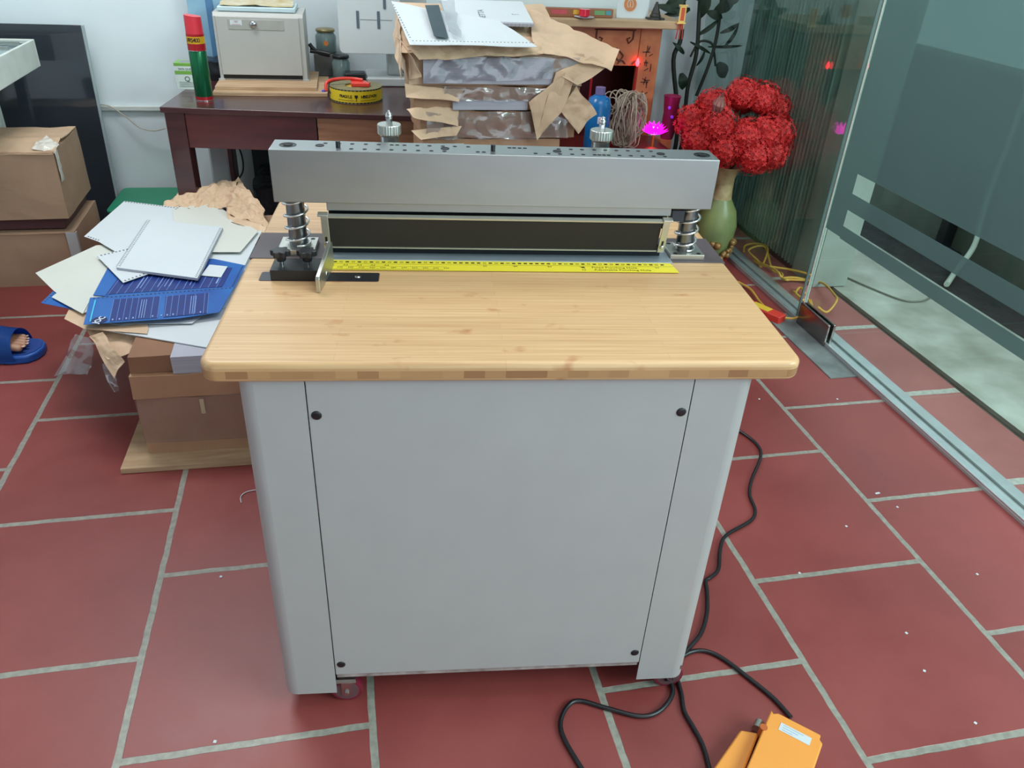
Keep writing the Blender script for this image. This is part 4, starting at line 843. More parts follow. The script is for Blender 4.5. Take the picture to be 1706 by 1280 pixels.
# punched paper draped on top with black strip, and the printed notebook
def flat(name, label, pix, y_z, m, cat='sheet'):
    pass
o_ = Vector((at(740, 60, y=1.8).x, 1.9, 1.10))
dp = thing('punched_sheet', 'white punched sheet draped over the front edge of the parcel pile', 'sheet', tuple(o_))
def D(px, py, y): return at(px, py, y=y) - o_
bm = NB(); patch(bm, D(683, 74, 1.62), D(895, 78, 1.64), D(832, 36, 1.82), D(652, 3, 1.96), 34, 20, .003, 6, 101); link('sheet', bm, M_paper, dp, smooth=True)
bm = NB(); patch(bm, D(723, 63, 1.655) + V3(0, 0, .005), D(747, 67, 1.655) + V3(0, 0, .005), D(731, 12, 1.885) + V3(0, 0, .007), D(708, 12, 1.89) + V3(0, 0, .007), 6, 12, .001, 6, 101, .0006); plabel(link('black_strip', bm, mat('charcoal_strip', (62, 76, 84), .5), dp), 'charcoal strip')
bm = NB()
for i in range(34):
    q = D(688 + i * 6.1, 71.5 + .1 * i, 1.628) + V3(0, 0, .006); box(bm, q.x - .002, q.x + .002, q.y - .0025, q.y + .0025, q.z, q.z + .001)
for i in range(14):
    q = D(683 - i * 2.1, 66 - i * 4.2, 1.655 + i * .021) + V3(0, 0, .006); box(bm, q.x - .002, q.x + .002, q.y - .0025, q.y + .0025, q.z, q.z + .001)
link('punched_holes', bm, MATS['punched_hole_grey'], dp)
bm = NB(); patch(bm, D(748, 60, 1.67) + V3(0, 0, .008), D(768, 70, 1.65) + V3(0, 0, .008), D(756, 5, 1.92) + V3(0, 0, .012), D(732, 8, 1.92) + V3(0, 0, .012), 10, 16, .008, 20, 33, .0005)
o = tag(link('clear_plastic_scrap', bm, M_film, smooth=True), 'crumpled clear plastic strip lying beside the charcoal strip on the draped sheet', 'plastic film'); o.location = o_
n0 = at(746, 36, y=1.86); n1 = at(889, 38, y=1.86)
nn = thing('printed_notebook', 'white wire-bound notebook with orange and blue corner print on top of the parcel pile', 'notebook', (n0.x, 1.86, n0.z - .010), -.02, rot=(.22, 0, -.01))
Wn = n1.x - n0.x
one('page_block', M_pgrey, nn, (0, Wn, 0, .22, 0, .010)); cv = one('cover', M_paper, nn, (0, Wn, .010, .22, .010, .0112))
bm = NB(); prism(bm, [(.004, .018), (.045, .022), (.030, .05), (.004, .05)], .0113, .0117); link('blue_corner', bm, mat('print_blue', (60, 110, 170), .5), cv)
bm = NB(); prism(bm, [(.004, .05), (.045, .045), (.038, .065), (.010, .068)], .0118, .0121); link('orange_corner', bm, mat('print_orange', (232, 170, 96), .5), cv)
bm = NB(); text(bm, 'METTA', .030, Tr(Wn * .43, .075, .0113) @ Rz(PI / 2), .0006); text(bm, 'Sovi', .016, Tr(Wn * .83, .085, .0113)); link('cover_lettering', bm, mat('grey_print', (110, 120, 128), .5), cv)
bm = NB()
for i in range(22):
    x = Wn * (i + .5) / 22
    sweep(bm, [(x, .001 + .007 * math.cos(a), .0055 + .0072 * math.sin(a)) for a in [2 * PI * k / 10 for k in range(10)]], .0009, 5, True)
link('wire_binding', bm, MATS['white_wire'], nn)

# ================================================================== ALTAR CABINET
al = thing('carved_altar_cabinet', 'orange carved wooden altar cabinet with dark red interior behind the parcel pile', 'altar', (1.45, 2.70, 0))
ax = lambda x: x - 1.45
one('top_shelf', mat('pale_shelf_wood', (200, 170, 135), .45, rgb2=(178, 146, 112), scale=5, stretch=(1, 8, 8)), al, (ax(1.36), ax(2.115), -.05, .40, 1.035, 1.07), bevel=.004)
one('carcass', mat('dark_red_lacquer', (96, 30, 26), .4), al, (ax(1.48), ax(2.03), .36, .385, 0, 1.035), (ax(1.48), ax(1.50), .03, .385, 0, 1.035), (ax(2.0), ax(2.03), .03, .385, 0, 1.035), (ax(1.48), ax(2.03), .03, .385, .50, .52))
def carved_column(x0, x1):
    c = one('side_column', M_carved, al, (x0, x1, 0, .03, 0, 1.035), bevel=.004)
    bm = NB(); random.seed(5)
    for k in range(7):
        zc = .93 - k * .066; xc = (x0 + x1) / 2
        for i in range(6):
            a = random.choice([0, PI / 2, .5, -.5, PI / 2 + .2]); l = random.uniform(.008, .02); dx, dz = random.uniform(-.018, .018), random.uniform(-.019, .019)
            box(bm, -l, l, -.0015, .0015, -.0022, .0022, Tr(xc + dx, -.0005, zc + dz) @ Matrix.Rotation(a, 4, 'Y'))
    link('carved_characters', bm, M_groove, c); return c
carved_column(ax(1.925), ax(2.03)); carved_column(ax(1.48), ax(1.56))
tp_ = one('carved_top_panel', M_carved, al, (ax(1.56), ax(1.925), .004, .026, .865, 1.035), bevel=.004)
for s in (-1, 1):
    bm = NB(); cx = ax(1.80)
    sweep(bm, [(cx + s * .09, .0, 1.02), (cx + s * .09, .0, .985), (cx + s * .07, 0, .965), (cx + s * .06, 0, .985), (cx + s * .075, 0, .99)], .0035, 6)
    link('carved_scroll', bm, M_groove, tp_, smooth=True); bm = NB(); sweep(bm, spline([(cx + s * .012, 0, .945), (cx + s * .03, 0, .93), (cx + s * .05, 0, .91), (cx + s * .03, 0, .89), (cx + s * .015, 0, .905)]), .0035, 6)
    link('carved_scroll', bm, M_groove, tp_, smooth=True)
bm = NB(); sweep(bm, [(ax(1.80) - .10, 0, 1.022), (ax(1.80) + .10, 0, 1.022)], .003, 6)
link('carved_line', bm, M_groove, tp_, smooth=True)
for i in range(5): bm = NB(); sweep(bm, spline([(ax(1.60) + i * .075, 0, .875), (ax(1.62) + i * .075, 0, .89), (ax(1.64) + i * .075, 0, .875)]), .003, 6); link('carved_scallop', bm, M_groove, tp_, smooth=True)
one('lower_board', M_carved, al, (ax(1.56), ax(1.925), .004, .026, .08, .52), bevel=.003)
def bulb(x, y, z, label):
    t = thing('red_candle_lamp', label, 'lamp', (x, y, z))
    bm = NB(); lathe(bm, [(.003, -.012), (.0085, -.004), (.010, .004), (.007, .014), (.001, .026)], seg=16); link('glowing_bulb', bm, mat('red_glow', (255, 40, 50), .3, emit=14), t, smooth=True)
    bm = NB(); cyl(bm, (0, 0, -.36), .006, .348, 10); link('candle_stem', bm, mat('red_candle', (150, 24, 30), .4), t, smooth=True)
p = at(1062, 106, y=2.685)
bulb(p.x, 2.685, p.z, 'small glowing red candle lamp in front of the right carved column')
bulb(1.70, 2.685, p.z, 'small glowing red candle lamp at the left side of the altar behind the parcels')
# things on the altar shelf
sh = 1.0705
q = at(912, 22, y=2.70); q2 = at(1022, 22, y=2.70)
t = thing('incense_box', 'long brown box with multicoloured print lying on the altar shelf', 'box', (q.x, 2.70, sh))
one('box_body', mat('brown_print_box', (150, 96, 66), .5), t, (0, q2.x - q.x, 0, .04, 0, .036), bevel=.003)
cs = [((196, 80, 90), .02, .09), ((214, 176, 60), .12, .15), ((110, 160, 110), .22, .27), ((70, 150, 160), .275, .3)]
for c_, x0, x1 in cs: plabel(one('print_patch', mat('p%d' % c_[0], c_, .5), t, (x0, x1, -.001, 0, .012, .030)), 'coloured print patch')
q = at(972, 26, y=2.68); t = thing('red_cup', 'small red glass cup on a white saucer in front of the long brown box', 'cup', (q.x, 2.668, sh))
bm = NB(); lathe(bm, [(.02, 0), (.045, .006), (.046, .008), (.02, .005)], seg=28); plabel(link('saucer', bm, M_paper, t, smooth=True), 'white saucer')
bm = NB(); lathe(bm, [(.016, .006), (.024, .012), (.024, .038), (.021, .038)], seg=24); link('cup_body', bm, mat('red_glass', (214, 40, 66), .15), t, smooth=True)
q = at(1026, 36, y=2.72); t = thing('coffee_picture_card', 'white card printed with a coffee cup standing on the altar shelf', 'card', (q.x, 2.72, sh), 0, rot=(-.15, 0, 0))
one('card', M_paper, t, (0, .155, 0, .006, 0, .10)); 
bm = NB(); cyl(bm, (.063, -.0012, .058), .036, .001, 28, 'Y'); s = link('saucer_print', bm, mat('saucer_print', (206, 206, 204), .5), t)
bm = NB(); cyl(bm, (.063, -.0022, .058), .030, .001, 28, 'Y'); s2 = link('coffee_print', bm, mat('coffee_print', (196, 118, 62), .5), s)
bm = NB(); sweep(bm, [(.063 + .014 * math.cos(a), -.0026, .058 + .018 * math.sin(a)) for a in [PI * (-.3 + 1.6 * k / 10) for k in range(11)]], .0016, 5); sweep(bm, [(.063, -.0026, .045), (.063, -.0026, .070)], .0014, 5); link('foam_print', bm, M_cream, s)
q = at(1088, 36, y=2.72); t = thing('pagoda_ornament', 'small dark tree-shaped ornament at the end of the altar shelf', 'ornament', (q.x, 2.70, sh))
bm = NB()
for i in range(5): lathe(bm, [(.034 - .006 * i, 0), (.022 - .004 * i, .016), (.004, .018)], (0, 0, .014 * i), 10)
link('tiers', bm, mat('dark_bronze', (44, 40, 38), .5), t)
one('ornament_base', MATS['dark_bronze'], t, (-.04, .04, -.02, .02, -.0, .008))
q = at(1137, 24, y=2.64); t = thing('hanging_charm', 'yellow and red paper lantern charm with red tassels hanging from the plant', 'charm', (q.x, 2.64, q.z))
one('charm_panel', mat('charm_yellow', (236, 196, 110), .5), t, (-.015, .015, -.004, .004, -.04, .04), (-.021, .021, -.005, .005, .034, .040), (-.021, .021, -.005, .005, -.040, -.034), bevel=.001)
one('charm_red_print', mat('charm_red', (206, 84, 50), .5), t, (-.009, .009, -.0048, -.004, -.026, .028))
bm = NB()
for s in (-1, 0, 1): sweep(bm, [(s * .006, 0, -.04), (s * .012, 0, -.07), (s * .016, 0, -.105)], .003, 6)
link('tassel', bm, mat('tassel_red', (176, 60, 50), .7), t); bm = NB(); sweep(bm, [(0, 0, .04), (0, 0, .22)], .0012, 5); link('string', bm, M_ink, t)
# low offering table
ot = thing('offering_table', 'low red lacquered table in front of the altar carrying twine and lotus lamp', 'table', (1.50, 2.28, 0))
one('table_top', MATS['dark_red_lacquer'], ot, (0, .53, 0, .39, .53, .55), bevel=.003)
for x in (.02, .47):
    for y in (.02, .33): one('leg', MATS['dark_red_lacquer'], ot, (x, x + .04, y, y + .04, 0, .53))
# twine bundle
q = at(1042, 205, y=2.42); bm = NB(); random.seed(11)
for i in range(30):
    a = random.uniform(0, 2 * PI); tilt = random.uniform(-.45, .45); rx_, rz_ = random.uniform(.03, .085), random.uniform(.09, .13); ph = random.uniform(0, 6)
    top = Vector((0, 0, -.02)) ; P = []
    for k in range(22):
        b = 2 * PI * k / 22; v = Vector((rx_ * math.cos(b) * (1 + .3 * math.sin(2 * b + ph)), 0, rz_ * math.sin(b)))
        v = Matrix.Rotation(tilt, 3, 'Y') @ v; v = Matrix.Rotation(a, 3, 'Z') @ v; v.x += math.sin(a) * .015; P.append(v + noise.noise_vector(v * 25 + Vector((i, 0, 0))) * .010)
    sweep(bm, P, .0026, 5, True)
for i in range(9):
    a = PI * (i + .5) / 9; c = Vector((.085 * math.cos(a), random.uniform(-.03, .03), .06 + .03 * math.sin(a)))
    sweep(bm, [c + Vector((.03 * math.cos(b) * math.cos(a + 1), .02 * math.sin(b + i), .036 * math.sin(b))) for b in [2 * PI * k / 16 for k in range(16)]], .0026, 5, True)
o = link('twine_bundle', bm, mat('grey_twine', (176, 160, 144), .8, var=.15, scale=60), smooth=True); tag(o, 'tangled loops of grey beige twine tied in a bundle in front of the altar', 'twine'); o.location = (q.x, 2.42, .685)
# lotus lamp
q = at(1090, 216, y=2.42); t = thing('lotus_lamp', 'glowing magenta lotus lamp on the offering table beside the twine', 'lamp', (q.x, 2.42, q.z - .02))
M_lot = mat('magenta_glow', (255, 20, 230), .4, emit=1.5); bm = NB()
for ring, (nn_, rr, zt) in enumerate(((12, .068, .024), (10, .052, .042), (8, .034, .054))):
    for i in range(nn_):
        a = 2 * PI * i / nn_ + ring * .3; M = Rz(a)
        for s in (-1, 1):
            f = [M @ Vector(p) for p in ((.010, 0, 0), (rr * .6, s * .012, zt * .45), (rr, 0, zt), (rr * .6, 0, zt * .3))]
            bm.faces.new([bm.verts.new(p) for p in f])
        
bmesh.ops.solidify(bm, geom=bm.faces[:], thickness=.0015); link('petals', bm, M_lot, t)
bm = NB(); cyl(bm, (0, 0, 0), .016, .03, 16); link('lamp_core', bm, mat('magenta_core', (255, 120, 250), .4, emit=4), t)
bm = NB(); lathe(bm, [(.03, -(q.z - .02 - .551)), (.008, -(q.z - .02 - .551) + .01), (.006, 0)], seg=16); link('lamp_stem', bm, mat('lamp_gold', (176, 110, 50), .4, .5), t, smooth=True)
# magenta vase behind, blue can
q = at(1110, 215, y=2.60); t = thing('magenta_vase', 'tall dark magenta vase beside the right altar column', 'vase', (2.085, 2.60, .553)); 
bm = NB(); lathe(bm, [(.03, 0), (.036, .03), (.032, .12), (.040, .19), (.042, .20), (.03, .19)], seg=20)
link('vase_body', bm, mat('dark_magenta', (130, 26, 66), .35), t, smooth=True)
bm = NB(); sphere(bm, (-.02, -.03, .15), .008, 10); sphere(bm, (-.005, -.04, .11), .008, 10); plabel(link('lit_dots', bm, mat('violet_dot', (140, 50, 220), .4, emit=.4), t), 'violet dots'); one('vase_foot_stand', M_carved, t, (-.045, .012, -.04, .04, -.553, 0))
q = at(992, 200, y=2.38); t = thing('blue_bottle', 'blue plastic bottle with round red and white emblem beside the torn kraft flap', 'bottle', (q.x + .01, 2.38, .551))
M_bb = mat('bright_blue_plastic', (26, 112, 178), .25, var=.08)
bm = NB(); lathe(bm, [(.05, 0), (.054, .005), (.054, .20), (.045, .235), (.02, .25)], seg=32); link('bottle_body', bm, M_bb, t, smooth=True)
bm = NB(); cyl(bm, (0, 0, .25), .022, .03, 24); plabel(link('cap', bm, mat('cap_violet', (120, 110, 160), .4), t, smooth=True), 'violet grey cap')
e = one('emblem', mat('emblem_white', (220, 210, 224), .4), t, (-.018, .018, -.0555, -.050, .135, .165), bevel=.004); one('emblem_red', mat('emblem_red', (196, 50, 70), .4), e, (-.009, .009, -.0565, -.0555, .142, .158), bevel=.003)
# dark plant behind
pt = thing('potted_bamboo_plant', 'tall dark green plant with bare stems and long leaves between altar and folding gate', 'plant', (2.27, 2.95, 0))
M_stem = mat('dark_stem', (34, 44, 36), .6); M_leaf = mat('dark_leaf', (38, 56, 44), .5, rgb2=(60, 84, 66), scale=20)
o2 = Vector((2.27, 2.95, 0))
def A2(px, py, y=2.93): return at(px, py, y=y) - o2
bm = NB(); lathe(bm, [(.08, 0), (.11, .02), (.13, .24), (.14, .25), (.12, .25)], seg=24); link('pot', bm, mat('pot_dark', (70, 60, 56), .6), pt, smooth=True)
for pts, r in (([(1126, 240), (1128, 180), (1122, 100), (1135, 60), (1140, -40)], .012), ([(1136, 240), (1145, 150), (1160, 90), (1165, 20), (1170, -60)], .011), ([(1160, 160), (1180, 110), (1192, 70), (1200, 20), (1205, -40)], .009), ([(1150, 95), (1165, 70), (1185, 72), (1190, 90), (1192, 110)], .006)):
    bm = NB(); P = [A2(*p) for p in pts]
    if pts[0][1] == 240: P = [Vector((P[0].x * .3, 0, .24))] + P
    sweep(bm, spline(P, 5), r, 8); link('stem', bm, M_stem, pt, smooth=True)
def leaf(a, b, wd, droop=.0):
    bm = NB(); a, b = A2(*a), A2(*b); d = b - a; s = d.cross(Vector((0, -1, .3))).normalized(); n = 8; L_, R2 = [], []; mid = []
    for i in range(n + 1):
        t_ = i / n; w_ = wd * math.sin(PI * min(1, t_ * .92 + .08)) ** .8; p = a + d * t_ + Vector((0, -.02 * math.sin(PI * t_), -droop * t_ * t_))
        mid.append(bm.verts.new(p + Vector((0, .004, 0)))); L_.append(bm.verts.new(p + s * w_)); R2.append(bm.verts.new(p - s * w_))
    for i in range(n): bm.faces.new((L_[i], L_[i + 1], mid[i + 1], mid[i])); bm.faces.new((mid[i], mid[i + 1], R2[i + 1], R2[i]))
    bmesh.ops.solidify(bm, geom=bm.faces[:], thickness=.0012); link('leaf', bm, M_leaf, pt, smooth=True)
for a, b, wd in (((1196, 105), (1208, 130), .035), ((1140, 20), (1090, 8), .02), ((1150, 15), (1105, 25), .018), ((1165, 30), (1180, -20), .03), ((1178, 20), (1204, 30), .022), ((1200, 55), (1232, 38), .012), ((1190, 20), (1225, -5), .03), ((1205, 5), (1235, -15), .03), ((1180, 78), (1238, 76), .008), ((1160, 60), (1200, 30), .012), ((1135, 122), (1137, 150), .028), ((1140, 90), (1120, 70), .012), ((1110, 10), (1150, -15), .03), ((1175, 0), (1150, -20), .03), ((1160, 110), (1175, 80), .008), ((1150, 70), (1185, 90), .009), ((1205, 80), (1231, 40), .010)):
    leaf(a, b, wd)
# vase with red ixora
VX, VY = 2.31, 2.36
vs = thing('flower_vase', 'ornate green and cream vase on a red dish beside the glass front', 'vase', (VX, VY, 0))
bm = NB(); lathe(bm, [(.06, 0), (.085, .012), (.09, .03), (.07, .03)], seg=28); plabel(link('red_dish', bm, mat('red_dish', (140, 40, 36), .4), vs, smooth=True), 'red dish')
bm = NB(); lathe(bm, [(.05, .032), (.07, .06), (.095, .15), (.10, .20), (.085, .27), (.05, .33)], seg=32); link('vase_belly', bm, mat('mottled_green_glaze', (142, 152, 92), .35, rgb2=(106, 124, 84), scale=8), vs, smooth=True)
bm = NB(); lathe(bm, [(.05, .33), (.047, .38), (.047, .43), (.062, .475), (.076, .49), (.066, .488), (.03, .44)], seg=32); link('vase_neck', bm, mat('cream_glaze', (202, 184, 142), .35, rgb2=(150, 128, 86), scale=18), vs, smooth=True)
random.seed(3); bm = NB()
for i in range(46):
    a = random.uniform(0, 2 * PI); z = random.uniform(.045, .13); r = .075 + .02 * z / .13 + random.uniform(0, .01)
    sphere(bm, (r * math.cos(a), r * math.sin(a), z), random.uniform(.010, .019), 8, 1, 6)
link('gilded_relief', bm, mat('old_gilt', (150, 116, 70), .4, .35), vs, smooth=True)
fc = Vector((0, 0, .655))
bl = thing('red_flower_bouquet', 'big round bouquet of small red star-shaped flowers standing in the green vase', 'flowers', (VX, VY, 0))
M_red = mat('ixora_red', (226, 44, 42), .6, rgb2=(160, 18, 28), scale=45); M_dg = mat('bouquet_leaf', (40, 66, 40), .5, rgb2=(60, 92, 60), scale=20)
def head_mesh(seed, R=.080, n=150):
    random.seed(seed); bm = NB(); sphere(bm, (0, 0, 0), R * .80, 14, 1, 10)
    for i in range(n):
        t_ = (i + .5) / n; ph = math.acos(1 - 1.45 * t_); a = PI * (1 + 5 ** .5) * i
        d = Vector((math.sin(ph) * math.cos(a), math.sin(ph) * math.sin(a), math.cos(ph))); c = d * (R * random.uniform(.84, 1.08))
        q = (d + Vector([random.uniform(-.35, .35) for _ in range(3)])).normalized().to_track_quat('Z', 'Y').to_matrix().to_4x4(); M = Tr(*c) @ q @ Rz(random.uniform(0, 2))
        for k in range(5):
            b = 2 * PI * k / 5; L_ = random.uniform(.0125, .0165)
            f = [M @ Vector(p) for p in ((0, 0, 0), (L_ * .5 * math.cos(b - .5), L_ * .5 * math.sin(b - .5), .002), (L_ * math.cos(b), L_ * math.sin(b), .003), (L_ * .5 * math.cos(b + .5), L_ * .5 * math.sin(b + .5), .002))]
            bm.faces.new([bm.verts.new(p) for p in f])
    return bm
hm = [None, None, None]
heads = [(-.19, -.05, .62), (-.13, -.10, .70), (-.02, -.15, .66), (.08, -.14, .67), (.17, -.08, .66), (.21, -.02, .60), (.19, .02, .74), (.10, -.02, .79), (.02, .02, .80), (-.11, .03, .75), (.13, -.13, .58), (-.10, -.13, .60), (.02, -.18, .58), (-.20, .03, .68), (.22, .06, .67), (.08, .12, .76), (-.08, .13, .70), (-.17, -.03, .56)]
base = []
for i, h in enumerate(heads):
    d = (Vector(h) - Vector((0, 0, .60))).normalized()
    if i < 3: o = link('flower_head', head_mesh(20 + i), M_red, bl); base.append(o)
    else: o = base[i % 3].copy(); C.objects.link(o); o.parent = bl
    o.location = Vector(h); o.rotation_euler = d.to_track_quat('Z', 'Y').to_euler(); o.scale = (1, 1, 1)
bm = NB()
for h in heads: sweep(bm, spline([(0, 0, .44), (h[0] * .3, h[1] * .3, .52), Vector(h)], 4), .003, 5)
link('stems', bm, M_dg, bl, smooth=True)
random.seed(9)
for i in range(22):
    a = random.uniform(0, 2 * PI); el = random.uniform(-.2, 1.1); r0 = .07; r1 = random.uniform(.13, .19)
    d = Vector((math.cos(a) * math.cos(el), math.sin(a) * math.cos(el), math.sin(el))); p0 = Vector((0, 0, .60)) + d * r0; p1 = Vector((0, 0, .60)) + d * r1
    s = d.cross(Vector((0, 0, 1))).normalized() * .022; bm = NB(); m1 = (p0 + p1) / 2
    bm.faces.new([bm.verts.new(p) for p in (p0, m1 + s, p1, m1 - s)]); bmesh.ops.solidify(bm, geom=bm.faces[:], thickness=.001); link('leaf', bm, M_dg, bl)

bm = NB(); pb_ = at(1195, 182, y=2.235) - Vector((VX, VY, 0)); Mp = Tr(*pb_) @ Matrix.Rotation(.35, 4, 'X')
for ring in range(3):
    for i in range(9):
        a = 2 * PI * (i + ring * .5) / 9; r_ = .022 - .004 * ring; h_ = .055 + .008 * ring; M = Mp @ Rz(a)
        f = [M @ Vector(p) for p in ((r_ * .8, -.008, -.02), (r_ * .8, .008, -.02), (r_ * 1.25, .009, h_ * .5), (r_ * .55, 0, h_), (r_ * 1.25, -.009, h_ * .5))]
        bm.faces.new([bm.verts.new(p) for p in f])
bmesh.ops.solidify(bm, geom=bm.faces[:], thickness=.0012); plabel(link('protea_bud', bm, mat('protea_pink', (176, 120, 112), .6, rgb2=(128, 78, 72), scale=30), bl), 'greyish pink pointed bud')

# ================================================================== EXTENSION CORD AND BOX BY THE GLASS
M_yc = mat('yellow_cable', (206, 160, 70), .5)
yl = [(1228, 425), (1240, 418), (1262, 419), (1275, 432), (1262, 450), (1245, 445), (1240, 430), (1270, 428), (1285, 455), (1300, 465), (1298, 475), (1270, 468), (1235, 440), (1262, 452), (1310, 462), (1345, 475), (1358, 474), (1320, 472), (1295, 478), (1290, 485), (1320, 472), (1365, 480), (1386, 505), (1388, 520), (1376, 526), (1360, 522)]
bm = NB(); P = []
for i, (px, py) in enumerate(yl): v = at(px, py, z=.0); v.z = .018 + .012 * (i % 4) ; P.append(v)
for i, v in enumerate(P):
    if v.x < FX + .1: v.x = max(v.x, FX + .11)
sweep(bm, spline(P, 8), .0055, 7)
P2 = [at(px, py, z=.02) for px, py in [(1350, 500), (1352, 510), (1335, 480), (1300, 490), (1297, 500), (1315, 500), (1322, 492), (1310, 486)]]
for v in P2: v.x = max(v.x, FX + .12)
sweep(bm, spline(P2, 8), .0055, 7)
tag(link('coiled_yellow_cable', bm, M_yc, smooth=True), 'tangled coil of yellow cable lying outside the glass near the corrugated gate', 'cable')
floorcable('yellow_lead', [tuple(at(px, py, z=.012)) for px, py in [(1230, 470), (1250, 482), (1265, 502), (1278, 515), (1292, 526)]], .0055, 'yellow cable lead inside the room entering the red power socket block', M_yc)
floorcable('yellow_link_cable', [tuple(at(px, py, z=.03)) for px, py in [(1308, 530), (1325, 530), (1335, 522), (1338, 508)]], .005, 'short yellow lead from the red socket block to the door edge', M_yc)
q = at(1292, 527, z=.02); t = thing('power_socket_block', 'red power socket block with yellow face on the floor by the glass door', 'socket block', (q.x, q.y, 0), math.radians(118))
one('block_body', mat('socket_red', (214, 62, 50), .4), t, (-.035, .14, -.028, .028, .0, .035), bevel=.004); plabel(one('yellow_face', mat('socket_yellow', (228, 190, 60), .4), t, (.03, .12, -.02, .022, .035, .037), bevel=.001), 'yellow face plate')

# ================================================================== FOOT WITH BLUE SANDAL
TIPX, TIPY = -.592, 1.735
per = thing('person', 'bare foot of a standing person in a blue slide sandal at the left edge', 'person', (TIPX, TIPY, 0), math.radians(180 - 6)); per.scale = (1.12, 1.42, 1.2)
# local +x points to the heel, away from the toe tip
M_skin = mat('skin', (196, 150, 120), .5, var=.08); M_sb = mat('blue_eva_foam', (22, 84, 170), .42, var=.06, scale=30)
def solep(s=1.0):
    prof = [(0, .0), (.008, .028), (.03, .048), (.08, .055), (.14, .050), (.20, .042), (.25, .040), (.275, .025), (.282, 0)]
    return [(x, y * s) for x, y in prof] + [(x, -y * s) for x, y in prof[-2:0:-1]]
bm = NB(); prism(bm, solep(1), .0, .026); so = link('sandal_sole', bm, M_sb, per, bevel=.006, bseg=3)
bm = NB(); prism(bm, [(.008 + x * .95, y * .86) for x, y in solep()], .0255, .0275); link('sandal_footbed', bm, mat('footbed_blue', (30, 70, 150), .6, bump=.5, bscale=160), per)
bm = NB(); n = 18; top = []; 
rows = []
for k, x in enumerate((.062, .075, .10, .13, .158, .168)):
    row = []
    for i in range(n + 1):
        a = PI * i / n; hh = .070 + .012 * (x - .06) / .1; row.append((x + (.012 * math.sin(a)) * (1 if k < 3 else -.3), -.056 * math.cos(a), .012 + hh * math.sin(a) ** .8))
    rows.append(row)
vr = [[bm.verts.new(p) for p in r_] for r_ in rows]
for k in range(len(vr) - 1):
    for i in range(n): bm.faces.new((vr[k][i], vr[k][i + 1], vr[k + 1][i + 1], vr[k + 1][i]))
bmesh.ops.solidify(bm, geom=bm.faces[:], thickness=.006); link('sandal_strap', bm, M_sb, per, smooth=True)
bm = NB(); lathe(bm, [(.012, 0), (.013, .002), (.008, .004), (0, .004)], seg=20, M=Tr(.118, -.024, .066) @ Matrix.Rotation(.5, 4, 'X')); plabel(link('strap_badge', bm, M_steel, per, smooth=True), 'round silver badge')
# foot body: skin-grown foot and lower leg with five toes
def skinned(name, verts, edges, radii, m, parent, sub=2):
    me = bpy.data.meshes.new(name); me.from_pydata([Vector(v) for v in verts], edges, []); o = bpy.data.objects.new(name, me); C.objects.link(o); o.parent = parent
    md = o.modifiers.new('skin', 'SKIN'); md.use_smooth_shade = True
    for i, r in enumerate(radii): me.skin_vertices[0].data[i].radius = r if isinstance(r, tuple) else (r, r)
    me.skin_vertices[0].data[0].use_root = True
    s = o.modifiers.new('sub', 'SUBSURF'); s.levels = sub; s.render_levels = sub; me.materials.append(m); return o
vts = [(.235, 0, .095), (.215, 0, .16), (.225, 0, .26), (.235, 0, .36), (.235, 0, .45), (.245, 0, .055), (.185, 0, .078), (.135, 0, .060), (.105, 0, .052)]
eds = [(0, 1), (1, 2), (2, 3), (3, 4), (0, 5), (0, 6), (6, 7), (7, 8)]
rad = [(.036, .04), (.034, .034), (.042, .042), (.052, .052), (.052, .052), (.028, .028), (.032, .030), (.036, .022), (.038, .016)]
tips = [(.040, .030, .0115), (.038, .012, .009), (.044, -.002, .0085), (.050, -.016, .008), (.060, -.030, .0078)]
for x, y, r in tips:
    b0 = len(vts); vts += [(.088, y * 1.0, .044), (.066 + (x - .04) * .5, y, .045), (x + .004, y, .040)]; rad += [r * 1.05, r, r]; eds += [(8, b0), (b0, b0 + 1), (b0 + 1, b0 + 2)]
skinned('foot', vts, eds, rad, M_skin, per)
for x, y, r in tips:
    bm = NB(); sphere(bm, (x + .0005, y, .040 + r * .78), r * .55, 10, .35, 6); link('toenail', bm, mat('toenail', (214, 176, 156), .3), per, smooth=True)
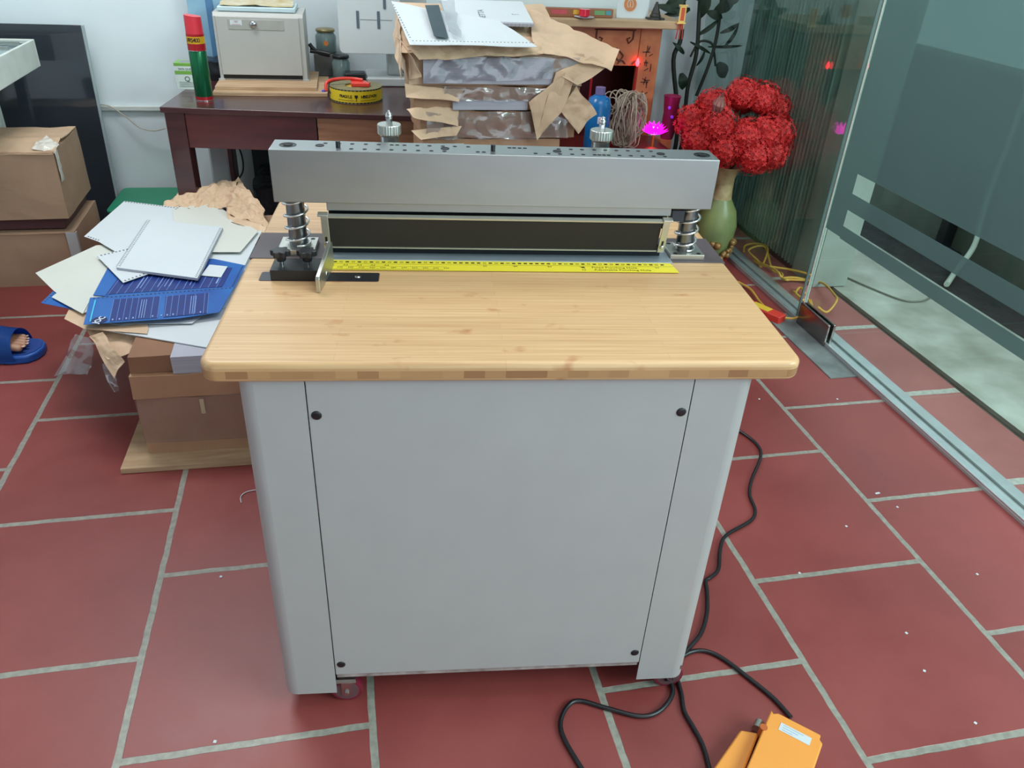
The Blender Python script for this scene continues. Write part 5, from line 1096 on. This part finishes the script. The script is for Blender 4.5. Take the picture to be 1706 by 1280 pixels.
bm = NB(); lathe(bm, [(.055, .012), (.078, .004), (.085, 0), (.088, .12), (.094, .25), (.088, .262), (.05, .266)], (.235, 0, .27), 28); plabel(link('trouser_leg', bm, mat('navy_cloth', (40, 46, 62), .8), per, smooth=True), 'dark trouser leg')

# little scraps on the floor
random.seed(2)
sc = [(368, 961), (358, 1236), (1462, 822), (1510, 1055), (1540, 1118), (1410, 877), (1332, 955), (1265, 665), (1395, 665), (1495, 845), (1628, 957), (1625, 1205)]
for i, (px, py) in enumerate(sc):
    q = at(px, py, z=.001); bm = NB(); s = .003 if i != 2 else .008; box(bm, -s, s, -.003, .003, 0, .0015, Rz(random.uniform(0, 3)))
    wh = ['at the left of the cabinet', 'left of the cabinet near the bottom edge', 'by the grout junction, the longest one', 'on the big tile right of the orange pedal', 'lower on the tile right of the orange pedal', 'between two long grout lines', 'right of the wriggling cable', 'just right of the tabletop corner', 'near the aluminium sill', 'below the longest scrap', 'on the tile at the far right', 'low right above the bottom grout line'][i]
    o = tag(link('paper_scrap', bm, M_paper), 'tiny white paper scrap ' + wh, 'scrap', 'tiny paper scraps on the floor'); o.location = q; o.location.z = .0002
bm = NB(); sweep(bm, spline([at(428, 816, z=.003), at(410, 820, z=.003), at(401, 828, z=.003), at(402, 838, z=.003)]), .0013, 6); tag(link('white_thread', bm, M_paper, smooth=True), 'curved white thread on the red tiles left of the cabinet', 'thread')

# ceiling fixtures (out of frame, they hold the room's lamps)
for nm, (x, y, a, b) in enumerate(((1.5, .0, .8, .6), (-.3, 1.9, .6, .3))):
    bm = NB(); box(bm, x - a, x + a, y - b, y + b, 2.95, 2.999); o = struct('ceiling_fixture', bm, M_ceil)

# kinds that repeat carry a shared group phrase
GROUPS = {'kraft_parcel': 'kraft paper parcels', 'cardboard_box': 'cardboard boxes stacked at the left', 'paper_sheet': 'loose sheets in the paper heap', 'cream_sheet': 'loose cream sheets in the paper heap',
          'punched_sheet': 'punched white sheets', 'blue_card': 'blue cards in the paper heap', 'red_candle_lamp': 'red candle lamps on the altar', 'glass_jar': 'glass jars on the desk'}
for o in S.objects:
    k = o.name.split('.')[0]
    if o.parent is None and k in GROUPS and 'group' not in o: o['group'] = GROUPS[k]
